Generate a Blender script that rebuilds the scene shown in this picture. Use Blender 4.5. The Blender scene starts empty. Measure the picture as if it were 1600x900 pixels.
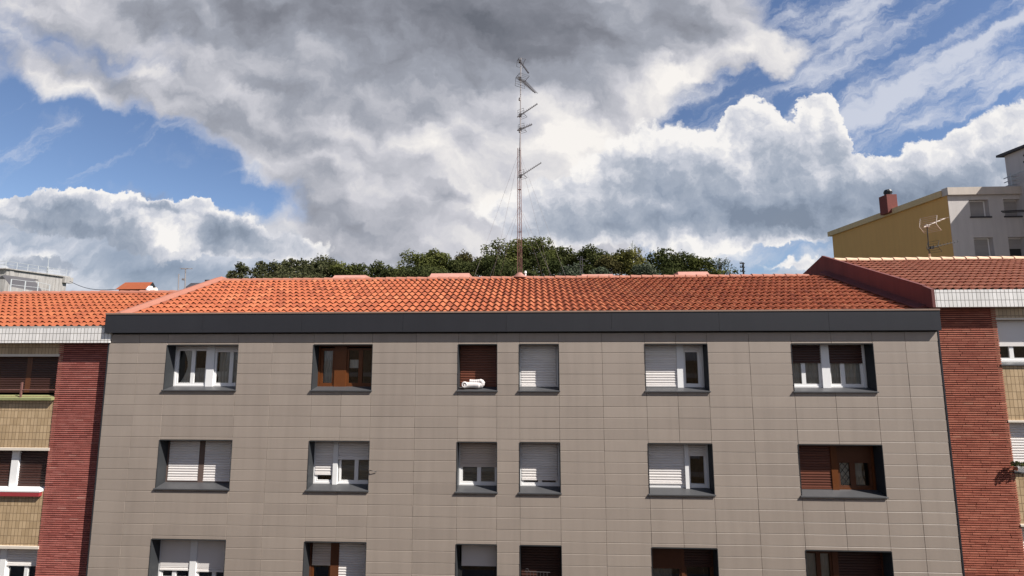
import bpy, bmesh, math, random
from mathutils import Vector, Matrix

# ------------------------------------------------------------------ camera
F_PX = 720.0                                   # focal length of the photo in its own pixels
CAM_Z = 13.5                                   # a fourth-floor window across the street
up_c = Vector((-15, 6310, -720)).normalized()
x_c = Vector((16400, 121.1, 720)).normalized()
x_c = (x_c - up_c * x_c.dot(up_c)).normalized()
y_c = up_c.cross(x_c)
ROT = Matrix((x_c, y_c, up_c))                 # camera -> world
CAM = Vector((0, 0, CAM_Z))

def ray(px, py):
    return ROT @ Vector((px - 800, 450 - py, -F_PX))

def at(px, py, y):
    """The world point at depth y (metres in front of the lens) seen at a pixel of the photo."""
    d = ray(px, py)
    return CAM + d * (y / d.y)

def X(px, py, y): return at(px, py, y).x
def Z(px, py, y): return at(px, py, y).z

scene = bpy.context.scene
col = scene.collection
cam_data = bpy.data.cameras.new("camera")
cam_data.sensor_width = 36.0
cam_data.lens = 36.0 * F_PX / 1600.0
cam_data.clip_start = 0.1
cam_data.clip_end = 5000
cam = bpy.data.objects.new("camera", cam_data)
cam.matrix_world = Matrix.Translation(CAM) @ ROT.to_4x4()
col.objects.link(cam)
scene.camera = cam

# ------------------------------------------------------------------ exposure
vs = scene.view_settings
scene.display_settings.display_device = 'sRGB'
vs.view_transform = 'Standard'
vs.look = 'None'
vs.gamma = 1
vs.use_curve_mapping = False
vs.exposure = 0.80
EXPO = 2 ** vs.exposure

# ------------------------------------------------------------------ sun
SUN_DIR = Vector((0.69, -0.35, 0.80)).normalized()      # towards the sun
sun_data = bpy.data.lights.new("sun", 'SUN')
sun_data.energy = 4.8
sun_data.angle = math.radians(0.5)
sun_data.color = (1.0, 0.955, 0.90)
sun = bpy.data.objects.new("sun", sun_data)
sun.rotation_euler = SUN_DIR.to_track_quat('Z', 'Y').to_euler()
sun.location = (30, -20, 60)
col.objects.link(sun)

# ------------------------------------------------------------------ world: sky with clouds
world = bpy.data.worlds.new("World")
scene.world = world
world.use_nodes = True
wt = world.node_tree
wt.nodes.clear()

class S:
    """A shader socket with arithmetic."""
    tree = None
    def __init__(self, sock): self.s = sock
    @staticmethod
    def math(op, *args, clamp=False):
        n = S.tree.nodes.new('ShaderNodeMath'); n.operation = op; n.use_clamp = clamp
        for i, a in enumerate(args):
            if isinstance(a, S): S.tree.links.new(a.s, n.inputs[i])
            else: n.inputs[i].default_value = a
        return S(n.outputs[0])
    def __add__(a, b): return S.math('ADD', a, b)
    __radd__ = __add__
    def __sub__(a, b): return S.math('SUBTRACT', a, b)
    def __rsub__(a, b): return S.math('SUBTRACT', b, a)
    def __mul__(a, b): return S.math('MULTIPLY', a, b)
    __rmul__ = __mul__
    def __truediv__(a, b): return S.math('DIVIDE', a, b)

def vmath(op, a, b=None, scale=None):
    n = S.tree.nodes.new('ShaderNodeVectorMath'); n.operation = op
    for i, q in enumerate((a, b)):
        if q is None: continue
        if isinstance(q, S): S.tree.links.new(q.s, n.inputs[i])
        else: n.inputs[i].default_value = q
    if scale is not None: n.inputs['Scale'].default_value = scale
    return S(n.outputs['Value'] if op in ('LENGTH', 'DOT_PRODUCT', 'DISTANCE') else n.outputs[0])

def smooth(v, lo, hi, a=0.0, b=1.0):
    n = S.tree.nodes.new('ShaderNodeMapRange'); n.interpolation_type = 'SMOOTHSTEP'
    S.tree.links.new(v.s, n.inputs[0])
    for i, q in enumerate((lo, hi, a, b)): n.inputs[1 + i].default_value = q
    return S(n.outputs[0])

def fbm(vec, scale, detail=5, rough=0.55, dist=0.0, out=0, kind='FBM', lac=2.0):
    n = S.tree.nodes.new('ShaderNodeTexNoise')
    n.noise_dimensions = '2D'; n.noise_type = kind
    if kind == 'FBM': n.normalize = True
    S.tree.links.new(vec.s, n.inputs['Vector'])
    n.inputs['Scale'].default_value = scale; n.inputs['Detail'].default_value = detail
    n.inputs['Roughness'].default_value = rough; n.inputs['Distortion'].default_value = dist
    n.inputs['Lacunarity'].default_value = lac
    return S(n.outputs[out])

def mapped(vec, loc=(0, 0, 0), rot=0.0, scale=(1, 1, 1), kind='TEXTURE'):
    n = S.tree.nodes.new('ShaderNodeMapping'); n.vector_type = kind
    S.tree.links.new(vec.s, n.inputs['Vector'])
    n.inputs['Location'].default_value = loc
    n.inputs['Rotation'].default_value = (0, 0, rot)
    n.inputs['Scale'].default_value = scale
    return S(n.outputs[0])

def mixc(fac, a, b):
    n = S.tree.nodes.new('ShaderNodeMix'); n.data_type = 'RGBA'
    for sock, q in ((n.inputs[0], fac), (n.inputs[6], a), (n.inputs[7], b)):
        if isinstance(q, S): S.tree.links.new(q.s, sock)
        elif isinstance(q, (int, float)): sock.default_value = q
        else: sock.default_value = (*q, 1.0)
    return S(n.outputs[2])

def ramp(fac, stops, interp='LINEAR'):
    n = S.tree.nodes.new('ShaderNodeValToRGB'); n.color_ramp.interpolation = interp
    S.tree.links.new(fac.s, n.inputs[0])
    el = n.color_ramp.elements
    while len(el) < len(stops): el.new(0.5)
    for e, (p, c) in zip(el, stops):
        e.position = p; e.color = (*c, 1.0)
    return S(n.outputs[0])

S.tree = wt
UNIT = 7.2                                               # 1 unit of the cloud chart = about 100 photo pixels
tc = wt.nodes.new('ShaderNodeTexCoord')
direction = S(tc.outputs['Generated'])
sep = wt.nodes.new('ShaderNodeSeparateXYZ'); wt.links.new(direction.s, sep.inputs[0])
dx, dy, dz = (S(o) for o in sep.outputs)
ay = S.math('MAXIMUM', S.math('ABSOLUTE', dy), 0.16)
cmb = wt.nodes.new('ShaderNodeCombineXYZ')
wt.links.new((dx / ay * UNIT).s, cmb.inputs[0]); wt.links.new((dz / ay * UNIT).s, cmb.inputs[1])
P = S(cmb.outputs[0])                                    # a chart of the heavens fixed to the compass, not to the lens

def blobs(vec, rows):
    """Sum of soft ellipses (x, y, rx, ry, tilt, weight) given where they stand in the sky."""
    tot = None
    for (bx, by, rx, ry, tilt, w) in rows:
        d = ray(bx, by)
        m = mapped(vec, (d.x / d.y * UNIT, d.z / d.y * UNIT, 0), math.radians(-tilt), (rx / 100, ry / 100, 1))
        g = wt.nodes.new('ShaderNodeTexGradient'); g.gradient_type = 'SPHERICAL'
        wt.links.new(m.s, g.inputs[0])
        tot = S.math('MULTIPLY', S(g.outputs[1]), w) if tot is None else S.math('MULTIPLY_ADD', S(g.outputs[1]), w, tot)
    return tot

half = (0.5, 0.5, 0.5)
w_big = vmath('SUBTRACT', fbm(P, 0.55, 2, 0.5, out=1), half)
w_mid = vmath('SUBTRACT', fbm(P, 1.7, 5, 0.6, out=1), half)
w_fine = vmath('SUBTRACT', fbm(P, 6.0, 4, 0.6, out=1), half)
P_soft = vmath('ADD', vmath('ADD', P, vmath('SCALE', w_big, scale=0.8)), vmath('SCALE', w_mid, scale=0.6))
P_puff = vmath('ADD', vmath('ADD', P, vmath('SCALE', w_mid, scale=0.40)), vmath('SCALE', w_fine, scale=0.16))

def puffs(vec, scale, detail=3.0, rough=0.5):
    n = wt.nodes.new('ShaderNodeTexVoronoi'); n.voronoi_dimensions = '2D'; n.feature = 'SMOOTH_F1'; n.normalize = True
    wt.links.new(vec.s, n.inputs['Vector'])
    n.inputs['Scale'].default_value = scale; n.inputs['Detail'].default_value = detail
    n.inputs['Roughness'].default_value = rough; n.inputs['Smoothness'].default_value = 0.35
    return 1.0 - S(n.outputs['Distance'])

#SKYBODY
nish = wt.nodes.new('ShaderNodeTexSky'); nish.sky_type = 'NISHITA'
nish.sun_disc = False
nish.sun_elevation = math.asin(SUN_DIR.z)
nish.sun_rotation = math.atan2(SUN_DIR.x, SUN_DIR.y)
nish.altitude = 50; nish.air_density = 1.0; nish.dust_density = 0.4; nish.ozone_density = 2.0
SKY_K = 0.10                                             # Background strength
G = 1.0 / (SKY_K * EXPO)                                 # chart tones below are the radiance wanted in the picture
blue = vmath('MULTIPLY', S(nish.outputs[0]), (0.60, 0.61, 0.68))

def tone(r, g, b):
    f = lambda v: ((v / 255 + 0.055) / 1.055) ** 2.4 if v > 10 else v / 255 / 12.92
    return (f(r) * G, f(g) * G, f(b) * G)
TONES = [(0.0, tone(106, 110, 120)), (0.25, tone(131, 134, 144)), (0.5, tone(160, 164, 175)), (0.75, tone(205, 205, 212)), (1.0, tone(248, 244, 240))]
TONES_H = [(0.0, tone(128, 140, 158)), (0.25, tone(150, 161, 178)), (0.5, tone(172, 180, 194)), (0.75, tone(212, 214, 222)), (1.0, tone(250, 247, 244))]

# light of the puffs: the side towards the sun is brighter
pf = puffs(P_puff, 1.7, 4.0, 0.58)
pf_l = puffs(vmath('ADD', P_puff, (0.14, 0.20, 0.0)), 1.7, 4.0, 0.58)
relief = pf - pf_l
P_dk = mapped(P_soft, (0, 0, 0), math.radians(-20), (1.5, 0.85, 1))
nz = fbm(P_dk, 0.8, 6, 0.50)
nz_l = fbm(mapped(vmath('ADD', P_soft, (0.2, 0.30, 0.0)), (0, 0, 0), math.radians(-20), (1.5, 0.85, 1)), 0.8, 6, 0.50)
soft_relief = nz - nz_l

# --- layer 1: streaks of high thin cloud, drawn out towards the upper right, and the pale band low down
P_st = mapped(vmath('ADD', P, vmath('SCALE', w_mid, scale=0.5)), (0, 0, 0), math.radians(28), (3.4, 0.65, 1))
st = fbm(P_st, 1.25, 7, 0.60)
st_mask = blobs(P_soft, [(1520, 110, 420, 170, -25, 1.3), (1260, 15, 120, 50, -15, 0.8), (1360, 20, 130, 60, -15, 0.8), (1200, 190, 300, 130, -25, 0.85),
                         (1020, 190, 200, 120, -20, 0.9)])
m1 = smooth(st + S.math('MULTIPLY', st_mask, 0.22), 0.56, 0.86)
c = mixc(S.math('MULTIPLY', m1, 0.72), blue, tone(226, 228, 236))
low = blobs(P_soft, [(150, 440, 700, 150, 0, 1.5), (650, 440, 460, 110, 0, 1.2), (1250, 440, 380, 50, 0, 0.55), (1350, 370, 420, 70, 0, 0.6), (560, 395, 75, 26, 0, -0.9)])
ml = smooth(low + S.math('MULTIPLY_ADD', st, 0.7, -0.35), 0.12, 0.60)
tl = 0.50 + S.math('MULTIPLY_ADD', st, 0.9, -0.45) + soft_relief * 0.8 + blobs(P_soft, [(60, 420, 200, 34, 0, 0.55), (220, 420, 200, 40, 0, -0.30), (430, 405, 180, 30, 5, 0.25), (1280, 405, 260, 40, 0, 0.35), (700, 420, 250, 40, 0, -0.05)])
c = mixc(S.math('MULTIPLY', ml, 0.9), c, ramp(tl, TONES_H))

# --- layer 2: the broad grey deck from the upper left, thinning to white in the middle
deck = blobs(P_soft, [(250, -20, 760, 210, 14, 1.0), (760, 40, 520, 260, 0, 1.1), (740, 290, 380, 230, 15, 1.2), (430, 185, 300, 80, 22, 0.6),
                      (1000, 20, 260, 200, -28, 1.0), (1170, 90, 150, 36, -10, 0.75), (610, 370, 330, 80, 5, 0.9), (110, 122, 290, 62, 13, 0.75),
                      (900, 180, 160, 180, -30, 0.7), (860, 380, 260, 80, 0, 0.6), (330, 185, 300, 55, 20, 0.5), (430, 262, 190, 55, 25, 0.6), (230, 300, 90, 26, 8, 0.5)])
m2 = smooth(deck + S.math('MULTIPLY_ADD', nz, 0.8, -0.40), 0.10, 0.58)
t2 = 0.67 + blobs(P_soft, [(480, 20, 560, 170, 8, -0.36), (850, 30, 420, 170, 0, -0.40), (360, 110, 170, 50, 20, -0.05), (760, 90, 120, 50, 0, -0.10), (560, 200, 240, 70, 30, -0.06), (360, 190, 150, 50, 28, -0.10),
                           (830, 270, 230, 160, 10, 0.26), (700, 185, 120, 50, -25, 0.26), (820, 340, 160, 80, 0, 0.30), (480, 345, 200, 45, 4, -0.08), (600, 385, 280, 45, 0, -0.10), (230, 110, 100, 20, 22, 0.24), (290, 130, 70, 18, 20, 0.14),
                           (1050, 120, 190, 70, -35, 0.30), (1150, 90, 130, 36, -14, 0.34), (900, 190, 180, 80, -20, 0.16), (230, 300, 90, 26, 8, -0.35), (120, 130, 180, 50, 18, 0.10), (690, 305, 60, 22, 5, -0.25)])
t2 = t2 + soft_relief * 0.9 + relief * 0.08 + S.math('MULTIPLY_ADD', m2, -0.25, 0.25)
c = mixc(m2, c, ramp(t2, TONES))

# --- layer 3: heaped clouds
heap = blobs(P_puff, [(1182, 216, 66, 82, 0, 1.9), (1282, 204, 52, 80, 0, 1.9), (1240, 305, 190, 105, 0, 1.2), (1060, 245, 190, 95, 0, 1.0), (1000, 320, 250, 95, 0, 1.0),
                      (1170, 330, 190, 60, 0, 0.8), (1450, 262, 240, 62, -10, 0.9), (1570, 195, 150, 50, -28, 0.9), (1500, 310, 280, 80, 0, 0.9), (1090, 376, 90, 48, 0, 1.1),
                      (220, 347, 300, 58, 6, 1.1), (70, 328, 210, 46, 0, 1.05), (265, 370, 110, 62, 0, 0.85), (50, 415, 150, 30, 0, 0.7), (430, 388, 190, 36, 6, 0.8), (310, 315, 42, 20, 0, 0.8),
                      (830, 340, 170, 85, 0, 0.7), (1250, 412, 120, 18, 0, 0.6)])
hf = heap + S.math('MULTIPLY_ADD', pf, 0.70, -0.50)
m3 = smooth(hf, 0.29, 0.43)
t3 = 0.84 + blobs(P_puff, [(1190, 345, 190, 46, 0, -0.80), (950, 352, 170, 44, 0, -0.55), (1000, 270, 90, 50, 0, -0.25), (1080, 300, 160, 60, 0, -0.35), (1100, 376, 70, 40, 0, 0.35), (1190, 170, 80, 45, 0, 0.25), (1285, 165, 60, 40, 0, 0.25),
                           (1050, 205, 160, 45, 0, 0.22), (1240, 275, 110, 70, 0, -0.26), (1400, 315, 220, 50, 0, -0.70), (1540, 270, 180, 40, -10, -0.40), (1560, 345, 160, 40, 0, -0.55), (1500, 215, 160, 35, -18, 0.16),
                           (150, 395, 300, 75, 0, -0.75), (60, 350, 160, 40, 0, -0.40), (268, 368, 75, 42, 0, 0.95), (170, 300, 200, 22, 6, 0.20), (370, 372, 160, 40, 8, -0.45), (120, 328, 90, 14, 5, -0.35), (240, 322, 80, 10, 10, -0.40)])
t3 = t3 + relief * 0.95 + soft_relief * 0.45 + S.math('MULTIPLY_ADD', smooth(hf, 0.3, 0.8), -0.22, 0.12)
c = mixc(S.math('MULTIPLY', m3, 0.96), c, ramp(t3, TONES_H))

# --- below the horizon: distant ground seen only in reflections
c = mixc(smooth(dz, -0.02, 0.015), (.10 * G, .10 * G, .09 * G), c)
bg = wt.nodes.new('ShaderNodeBackground'); wt.links.new(c.s, bg.inputs[0]); bg.inputs[1].default_value = SKY_K
wo = wt.nodes.new('ShaderNodeOutputWorld'); wt.links.new(bg.outputs[0], wo.inputs[0])
world.cycles.sampling_method = 'MANUAL'
world.cycles.sample_map_resolution = 512

# ------------------------------------------------------------------ helpers
rnd = random.Random(11)

class MB:
    """Collects shapes and links them as ONE mesh object; every face carries a 'tint' number for its material."""
    def __init__(self): self.v, self.f, self.t = [], [], []
    def face(self, pts, tint=0.5):
        i = len(self.v); self.v += [tuple(p) for p in pts]; self.f.append(tuple(range(i, i + len(pts)))); self.t.append(tint)
    def hull(self, a, b, tint=0.5, caps=True):
        """Two rings of equal length joined by side faces."""
        n = len(a); i = len(self.v); self.v += [tuple(p) for p in a] + [tuple(p) for p in b]
        for k in range(n):
            j = (k + 1) % n; self.f.append((i + k, i + j, i + n + j, i + n + k)); self.t.append(tint)
        if caps:
            self.f.append(tuple(i + n - 1 - k for k in range(n))); self.f.append(tuple(i + n + k for k in range(n))); self.t += [tint, tint]
    def box(self, x0, x1, y0, y1, z0, z1, tint=0.5):
        self.hull([(x0, y0, z0), (x1, y0, z0), (x1, y1, z0), (x0, y1, z0)], [(x0, y0, z1), (x1, y0, z1), (x1, y1, z1), (x0, y1, z1)], tint)
    def prism_x(self, prof, x0, x1, tint=0.5):
        """Profile of (y, z) drawn out along x."""
        self.hull([(x0, y, z) for y, z in prof], [(x1, y, z) for y, z in prof], tint)
    def prism_y(self, prof, y0, y1, tint=0.5):
        self.hull([(x, y0, z) for x, z in prof], [(x, y1, z) for x, z in prof], tint)
    def tube(self, p, q, r, n=6, r2=None, tint=0.5):
        p, q = Vector(p), Vector(q); d = (q - p).normalized()
        a = d.orthogonal().normalized(); b = d.cross(a); r2 = r if r2 is None else r2
        c = [(math.cos(2 * math.pi * k / n), math.sin(2 * math.pi * k / n)) for k in range(n)]
        self.hull([p + (a * u + b * w) * r for u, w in c], [q + (a * u + b * w) * r2 for u, w in c], tint)
    def path(self, pts, r, n=8, tint=0.5, caps=True):
        """A round pipe along a polyline."""
        pts = [Vector(p) for p in pts]; ring0 = None; ref = None
        for k, p in enumerate(pts):
            d = (pts[min(k + 1, len(pts) - 1)] - pts[max(k - 1, 0)]).normalized()
            if ref is None: ref = d.orthogonal().normalized()
            ref = (ref - d * ref.dot(d)).normalized(); b = d.cross(ref)
            rr = r[k] if isinstance(r, (list, tuple)) else r
            ring = [p + (ref * math.cos(2 * math.pi * j / n) + b * math.sin(2 * math.pi * j / n)) * rr for j in range(n)]
            if ring0 is not None: self.hull(ring0, ring, tint, caps=False)
            elif caps: self.face(list(reversed(ring)), tint)
            ring0 = ring
        if caps: self.face(ring0, tint)
    def build(self, name, material, parent=None, smooth_shade=False):
        me = bpy.data.meshes.new(name)
        base = Vector((0, 0, 0)); p = parent
        while p is not None: base += p.location; p = p.parent
        me.from_pydata([tuple(Vector(q) - base) for q in self.v], [], self.f)
        at_ = me.attributes.new('tint', 'FLOAT', 'FACE'); at_.data.foreach_set('value', self.t)
        me.materials.append(material)
        if smooth_shade: me.polygons.foreach_set('use_smooth', [True] * len(me.polygons))
        me.update()
        o = bpy.data.objects.new(name, me); col.objects.link(o); o.parent = parent
        return o

def empty(name, loc, label, cat, group=None):
    o = bpy.data.objects.new(name, None); o.location = loc; o.empty_display_size = 0.3; col.objects.link(o)
    return tag(o, label, cat, group)

def tag(o, label=None, cat=None, group=None, kind=None):
    if label: o['label'] = label
    if cat: o['category'] = cat
    if group: o['group'] = group
    if kind: o['kind'] = kind
    return o

# ------------------------------------------------------------------ materials
def new_mat(name):
    m = bpy.data.materials.new(name); m.use_nodes = True; m.node_tree.nodes.clear(); S.tree = m.node_tree
    return m

def finish(m, color, rough=0.6, bump=None, bump_d=0.01, metallic=0.0, spec=0.5, extra=None):
    t = m.node_tree
    b = t.nodes.new('ShaderNodeBsdfPrincipled'); o = t.nodes.new('ShaderNodeOutputMaterial')
    t.links.new(b.outputs[0], o.inputs[0])
    if isinstance(color, S): t.links.new(color.s, b.inputs['Base Color'])
    else: b.inputs['Base Color'].default_value = (*color, 1)
    if isinstance(rough, S): t.links.new(rough.s, b.inputs['Roughness'])
    else: b.inputs['Roughness'].default_value = rough
    b.inputs['Metallic'].default_value = metallic
    b.inputs['Specular IOR Level'].default_value = spec
    if bump is not None:
        n = t.nodes.new('ShaderNodeBump'); n.inputs['Distance'].default_value = bump_d; n.inputs['Strength'].default_value = 1.0
        t.links.new(bump.s, n.inputs['Height']); t.links.new(n.outputs[0], b.inputs['Normal'])
    return m

def coords():
    n = S.tree.nodes.new('ShaderNodeTexCoord'); return S(n.outputs['Object'])
def tint_attr():
    n = S.tree.nodes.new('ShaderNodeAttribute'); n.attribute_name = 'tint'; return S(n.outputs['Fac'])
def noise3(vec, scale, detail=4, rough=0.55, out=0):
    n = S.tree.nodes.new('ShaderNodeTexNoise'); S.tree.links.new(vec.s, n.inputs['Vector'])
    n.inputs['Scale'].default_value = scale; n.inputs['Detail'].default_value = detail; n.inputs['Roughness'].default_value = rough
    return S(n.outputs[out])
def tinted(c0, c1, extra=None):
    """Base colour running from c0 to c1 with the faces' tint."""
    return mixc(tint_attr() if extra is None else extra, c0, c1)
def scaled(color, fac):
    n = S.tree.nodes.new('ShaderNodeVectorMath'); n.operation = 'SCALE'
    S.tree.links.new(color.s, n.inputs[0]); S.tree.links.new(fac.s, n.inputs['Scale']); return S(n.outputs[0])

def plain(name, c0, c1=None, rough=0.6, dirt=0.12, scale=1.5, bump=0.0, metallic=0.0, spec=0.4, streak=0.0):
    """A painted or rendered surface: tint range, broad wear and a fine grain."""
    m = new_mat(name); P3 = coords()
    col_ = tinted(c0, c1 or c0)
    k = S.math('MULTIPLY_ADD', noise3(P3, scale, 6, 0.65), 2 * dirt, 1.0 - dirt)
    if streak:
        pm = mapped(P3, (0, 0, 0), 0, (1, 1, 0.08), 'POINT')
        k = k * S.math('MULTIPLY_ADD', smooth(noise3(pm, 3.5, 4, 0.6), 0.35, 0.75), -streak, 1.0)
    return finish(m, scaled(col_, k), rough, noise3(P3, 60, 3) if bump else None, bump, metallic, spec)

M = {}
M['cladding'] = plain('cladding_panel', (.286, .237, .197), (.328, .273, .227), 0.55, 0.07, 0.9, 0.0008, streak=0.09)
M['backing'] = plain('dark_backing', (.05, .045, .04), None, 0.9)
M['fascia'] = plain('anthracite_sheet', (.024, .024, .028), (.028, .028, .032), 0.5, 0.10, 0.7, metallic=0.0, spec=0.3, streak=0.08)
M['gutter'] = plain('brown_gutter', (.24, .16, .12), None, 0.5, 0.15)
M['reveal'] = plain('grey_metal_lining', (.034, .036, .038), None, 0.5, 0.10, 2.0, spec=0.25)
M['sill'] = plain('grey_metal_sill', (.060, .060, .062), None, 0.45, 0.16, 3.0, spec=0.5)
M['pvc'] = plain('white_plastic', (.74, .73, .71), (.80, .79, .77), 0.35, 0.05, 3)
M['shutter_white'] = plain('white_shutter', (.66, .62, .59), (.80, .76, .72), 0.45, 0.07, 2)
M['shutter_beige'] = plain('beige_shutter', (.52, .44, .38), (.60, .52, .45), 0.5, 0.07, 2)
M['shutter_brown'] = plain('brown_shutter', (.095, .030, .018), (.15, .048, .026), 0.45, 0.15, 2)
M['shutter_dark'] = plain('dark_brown_shutter', (.040, .016, .012), (.062, .024, .017), 0.5, 0.12, 2)
M['wood'] = plain('varnished_wood', (.10, .031, .009), (.135, .043, .012), 0.4, 0.2, 6)
M['wood_dark'] = plain('dark_wood', (.085, .032, .016), (.12, .044, .02), 0.4, 0.2, 6)
M['brown_metal'] = plain('brown_mullion', (.13, .09, .075), None, 0.5, 0.1)
M['room'] = plain('dim_room', (.045, .042, .04), None, 0.9)
M['curtain'] = plain('net_curtain', (.74, .74, .74), (.82, .82, .82), 0.9, 0.15, 4)
M['curtain_grey'] = plain('grey_curtain', (.52, .52, .53), (.62, .62, .62), 0.9, 0.15, 4)
M['steel'] = plain('galvanised_steel', (.20, .185, .18), (.30, .27, .26), 0.5, 0.25, 8, metallic=0.3)
M['rusty'] = plain('red_brown_painted_steel', (.135, .050, .040), (.20, .105, .09), 0.7, 0.3, 6)
M['aerial'] = plain('aluminium_aerial', (.050, .046, .048), (.075, .068, .068), 0.6, 0.2, 8, spec=0.2)
M['aerial_pale'] = plain('pale_aluminium_aerial', (.55, .48, .40), (.60, .53, .45), 0.45, 0.2, 8)
M['wire'] = plain('guy_wire', (.42, .41, .41), None, 0.5)
M['mortar'] = plain('pink_mortar', (.40, .190, .145), (.46, .235, .185), 0.85, 0.2, 5, 0.004)
M['verge'] = plain('verge_mortar', (.31, .118, .075), (.36, .150, .10), 0.8, 0.2, 3, 0.003)
M['oxblood'] = plain('oxide_red_render', (.135, .036, .030), (.15, .042, .034), 0.75, 0.22, 0.8, 0.003, streak=0.25)
M['ochre'] = plain('ochre_render', (.62, .355, .118), None, 0.85, 0.06, 0.5, 0.003, streak=0.06)
M['pale_render'] = plain('pale_grey_render', (.50, .465, .44), None, 0.85, 0.10, 0.5, 0.003, streak=0.10)
M['cornice'] = plain('cornice_render', (.50, .44, .38), None, 0.8, 0.1, 1, streak=0.1)
M['cornice_yellow'] = plain('yellow_parapet_render', (.58, .43, .23), None, 0.8, 0.1, 1, streak=0.12)
M['concrete'] = plain('weathered_concrete', (.33, .31, .29), (.40, .38, .35), 0.9, 0.25, 0.8, 0.005, streak=0.35)
M['white_paint'] = plain('white_paint', (.76, .75, .73), None, 0.5, 0.08, 2)
M['rail_grey'] = plain('grey_railing', (.40, .42, .42), None, 0.5, 0.1)
M['dark_roof'] = plain('dark_sheet_roof', (.05, .047, .052), None, 0.6, 0.2)
M['chimney_red'] = plain('red_chimney_brick', (.15, .036, .028), (.18, .045, .034), 0.8, 0.2, 3, 0.004)
M['black'] = plain('black_metal', (.02, .02, .02), None, 0.5)
M['lintel'] = plain('cream_lintel', (.62, .55, .46), None, 0.7, 0.15, 3)
M['green_sill'] = plain('mossy_sill', (.20, .21, .085), (.25, .25, .12), 0.85, 0.3, 5)
M['red_paint'] = plain('red_sill_paint', (.30, .035, .04), None, 0.6, 0.2)
M['blind'] = plain('inner_blind', (.30, .30, .30), (.42, .42, .42), 0.7, 0.1, 3)
M['shutter_grey'] = plain('grey_shutter', (.30, .28, .27), (.36, .34, .33), 0.6, 0.1, 2)
M['hose'] = plain('white_hose', (.52, .48, .46), (.58, .54, .52), 0.8, 0.15, 20)
M['terracotta'] = plain('terracotta_pot', (.35, .13, .07), None, 0.8)
M['road'] = plain('asphalt', (.05, .05, .052), None, 0.9, 0.15, 2, 0.004)
M['pavement'] = plain('pavement_slabs', (.28, .27, .255), None, 0.85, 0.15, 2, 0.003)
M['ground'] = plain('ground', (.16, .15, .12), None, 0.95, 0.2, 0.05)
M['hill'] = plain('hillside', (.034, .042, .018), (.034, .042, .018), 0.95, 0.4, 0.1)

def tile_mat(name, c0, c1, c2, grime, grime_amt):
    m = new_mat(name); P3 = coords(); t = tint_attr()
    c = ramp(t, [(0.0, c0), (0.55, c1), (1.0, c2)])
    g = smooth(noise3(P3, 0.55, 6, 0.7), 0.56, 0.78)
    c = mixc(g * grime_amt, c, grime)
    f = smooth(noise3(P3, 9.0, 5, 0.7), 0.60, 0.80)
    c = mixc(f * (grime_amt * 0.8), c, (.30, .26, .17))
    k = S.math('MULTIPLY_ADD', noise3(P3, 4.0, 5, 0.65), 0.36, 0.82)
    return finish(m, scaled(c, k), 0.78, noise3(P3, 45, 3), 0.004, 0, 0.3)
M['tile_orange'] = tile_mat('orange_clay_tile', (.21, .055, .026), (.335, .090, .037), (.39, .130, .058), (.22, .11, .062), 0.55)
M['tile_left'] = tile_mat('bright_orange_clay_tile', (.22, .056, .025), (.295, .078, .031), (.34, .106, .042), (.28, .12, .055), 0.35)
M['tile_right'] = tile_mat('brownish_clay_tile', (.25, .080, .045), (.33, .118, .066), (.39, .16, .095), (.22, .11, .075), 0.5)
M['ridge_pale'] = plain('lichened_ridge_tile', (.55, .36, .22), (.66, .48, .33), 0.85, 0.3, 6, 0.004)

def grid_mat(name, c0, c1, joint, w, h, gap, rough=0.4):
    """Ceramic tiles laid in a straight grid on a facade (x across, z up)."""
    m = new_mat(name); P3 = coords()
    sp = m.node_tree.nodes.new('ShaderNodeSeparateXYZ'); m.node_tree.links.new(P3.s, sp.inputs[0])
    cb = m.node_tree.nodes.new('ShaderNodeCombineXYZ')
    m.node_tree.links.new((S(sp.outputs[0]) + S(sp.outputs[1])).s, cb.inputs[0]); m.node_tree.links.new(sp.outputs[2], cb.inputs[1])
    b = m.node_tree.nodes.new('ShaderNodeTexBrick'); m.node_tree.links.new(cb.outputs[0], b.inputs['Vector'])
    b.offset = 0.0; b.squash = 1.0
    b.inputs['Color1'].default_value = (*c0, 1); b.inputs['Color2'].default_value = (*c1, 1); b.inputs['Mortar'].default_value = (*joint, 1)
    b.inputs['Scale'].default_value = 1.0; b.inputs['Mortar Size'].default_value = gap; b.inputs['Mortar Smooth'].default_value = 0.15
    b.inputs['Bias'].default_value = 0.0; b.inputs['Brick Width'].default_value = w; b.inputs['Row Height'].default_value = h
    k = S.math('MULTIPLY_ADD', noise3(P3, 1.2, 6, 0.65), 0.30, 0.85)
    pm = mapped(P3, (0, 0, 0), 0, (1, 1, 0.1), 'POINT')
    k = k * S.math('MULTIPLY_ADD', smooth(noise3(pm, 5, 4, 0.6), 0.4, 0.8), -0.14, 1.0)
    inv = 1.0 - S(b.outputs['Fac'])
    return finish(m, scaled(S(b.outputs['Color']), k), rough, inv, 0.006, 0, 0.4)
M['beige_tile'] = grid_mat('beige_facade_tile', (.40, .285, .165), (.50, .365, .22), (.20, .13, .07), 0.105, 0.205, 0.0065)
M['white_tile'] = grid_mat('white_eaves_tile', (.70, .67, .63), (.78, .75, .71), (.20, .18, .16), 0.105, 0.205, 0.007)

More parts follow.
